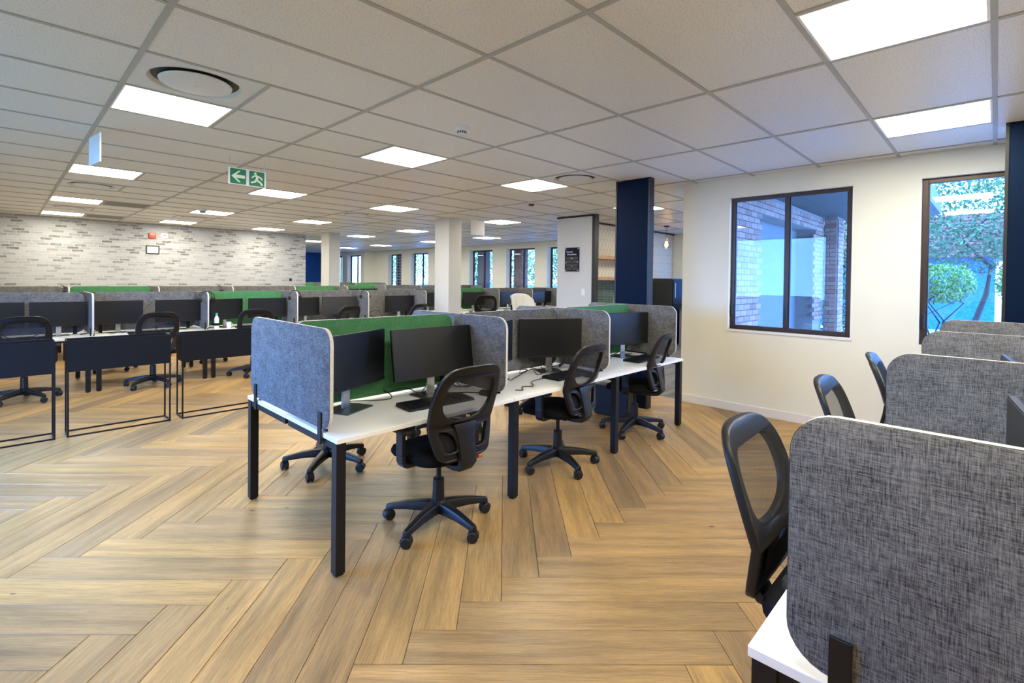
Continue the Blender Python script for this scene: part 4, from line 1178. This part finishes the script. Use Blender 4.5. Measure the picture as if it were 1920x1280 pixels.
bricks(pier, 'y', 2.26, 9.80, 10.28, .5, CEIL+.1)
for k, (a, b2) in enumerate(FARW[:5]):
    if k in (0, 2, 4, 3):
        p2 = struct('wall_garden_pier_%d' % k, MB().box(XW+.5, XW+.85, b2-.25, b2+.1, -.11, CEIL+.1), 'mortar')
        if k in (4, 0): bricks(p2, 'x', XW+.49, b2-.24, b2+.09, .9, CEIL); bricks(p2, 'y', b2-.26, XW+.51, XW+.84, .9, CEIL)
def foliage(name, lab, cat, c, size, n, mat, leaf=.05, shell=.6, stems=0, ground=-.11, group=None, seed=1):
    rs = random.Random(seed)
    t = thing(name, lab, cat, (c[0], c[1], ground), 0, group)
    mb = MB(); rn = []
    for i in range(n):
        while True:
            p = Vector((rs.uniform(-1, 1), rs.uniform(-1, 1), rs.uniform(-1, 1)))
            q = max(abs(p.x)**3+abs(p.y)**3+abs(p.z)**3, 1e-6)**(1/3)
            if shell*rs.random() < q < 1.0+.12*math.sin(7*p.x+3*p.z)*math.cos(5*p.y): break
        ctr = Vector((p.x*size[0], p.y*size[1], c[2]-ground+p.z*size[2]))
        a = Vector((rs.gauss(0, 1), rs.gauss(0, 1), rs.gauss(0, 1))).normalized(); b2 = a.cross(Vector((rs.gauss(0, 1), rs.gauss(0, 1), rs.gauss(0, 1)))).normalized()
        l = leaf*rs.uniform(.6, 1.3)
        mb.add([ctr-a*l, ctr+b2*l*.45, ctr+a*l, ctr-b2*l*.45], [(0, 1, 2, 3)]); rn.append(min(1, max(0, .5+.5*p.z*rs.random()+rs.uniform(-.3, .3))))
    me = bpy.data.meshes.new('foliage'); me.from_pydata(mb.v, [], mb.f); me.attributes.new('rnd', 'FLOAT', 'FACE').data.foreach_set('value', rn); me.materials.append(MATS[mat])
    o = link('foliage', me, t); o['kind'] = 'stuff'
    for k in range(max(1, stems)):
        bx0 = rs.uniform(-.3, .3)*size[0] if stems > 1 else 0; by0 = rs.uniform(-.7, .7)*size[1] if stems > 1 else 0
        pts = [(bx0, by0, 0)]; H_ = c[2]-ground
        for j in range(1, 6): pts.append((bx0+rs.uniform(-.16, .16)*j/3, by0+rs.uniform(-.30, .30)*j/3, H_*j/5))
        part('branch' if stems > 1 else 'trunk', MB().tube(pts, [.05*(1-.14*j)*(.45 if stems > 1 else 1.6) for j in range(6)], 6), 'bark', t, smooth=True)
    return t
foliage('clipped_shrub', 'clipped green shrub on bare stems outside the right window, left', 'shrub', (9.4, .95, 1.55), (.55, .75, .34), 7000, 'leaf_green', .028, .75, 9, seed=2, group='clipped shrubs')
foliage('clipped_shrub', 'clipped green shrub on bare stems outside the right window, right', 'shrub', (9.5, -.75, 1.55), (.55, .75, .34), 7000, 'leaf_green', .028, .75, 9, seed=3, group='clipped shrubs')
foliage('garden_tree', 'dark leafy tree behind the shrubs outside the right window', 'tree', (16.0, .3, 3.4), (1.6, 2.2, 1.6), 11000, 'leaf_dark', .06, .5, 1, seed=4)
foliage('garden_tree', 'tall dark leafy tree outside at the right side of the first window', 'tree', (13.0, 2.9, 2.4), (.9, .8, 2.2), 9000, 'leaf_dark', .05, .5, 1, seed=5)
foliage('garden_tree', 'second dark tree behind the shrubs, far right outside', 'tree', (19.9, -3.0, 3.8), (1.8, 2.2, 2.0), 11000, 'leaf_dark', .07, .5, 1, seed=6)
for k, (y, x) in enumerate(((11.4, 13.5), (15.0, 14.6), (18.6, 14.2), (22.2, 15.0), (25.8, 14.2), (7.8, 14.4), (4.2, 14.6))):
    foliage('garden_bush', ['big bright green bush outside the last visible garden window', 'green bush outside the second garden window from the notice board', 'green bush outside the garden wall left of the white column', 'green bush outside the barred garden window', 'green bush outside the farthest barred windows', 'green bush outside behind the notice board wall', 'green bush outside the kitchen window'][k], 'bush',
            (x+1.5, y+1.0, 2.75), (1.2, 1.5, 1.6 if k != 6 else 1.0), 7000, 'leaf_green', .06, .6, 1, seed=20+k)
bk = tag(link('skylit_blue_bank', MB().prism([(12.6, -.11), (13.6, -.11), (13.6, 1.30), (12.9, 1.22), (12.6, 1.05)], 8.5, 21.0, 'y').mesh('skylit_blue_bank', 'water_blue')), 'added low bank coloured blue like sky-lit ground outside the garden windows', 'bank')  # added bank; its blue colour stands in for ground lit by the sky
rf = thing('garden_house', 'small house with clay roof seen above the shrubs', 'house', (24.0, 3.0, -.11))
part('wall', MB().box(-2, 2, -3, 3, 0, 2.6), 'water_blue', rf)
roof = MB().prism([(-2.5, 2.6), (2.5, 2.6), (0, 4.4)], -3.4, 3.4, 'y'); rr = part('roof', roof, 'roof_clay', rf)
tl = MB()
for i in range(12):
    for j in range(26):
        a = i/12; tl.box(-2.52+2.4*a, -2.30+2.4*a, -3.4+.262*j, -3.4+.262*j+.24, 2.62+1.73*a, 2.70+1.73*a)
o = part('roof_tile', tl, 'roof_clay', rr); o['kind'] = 'stuff'
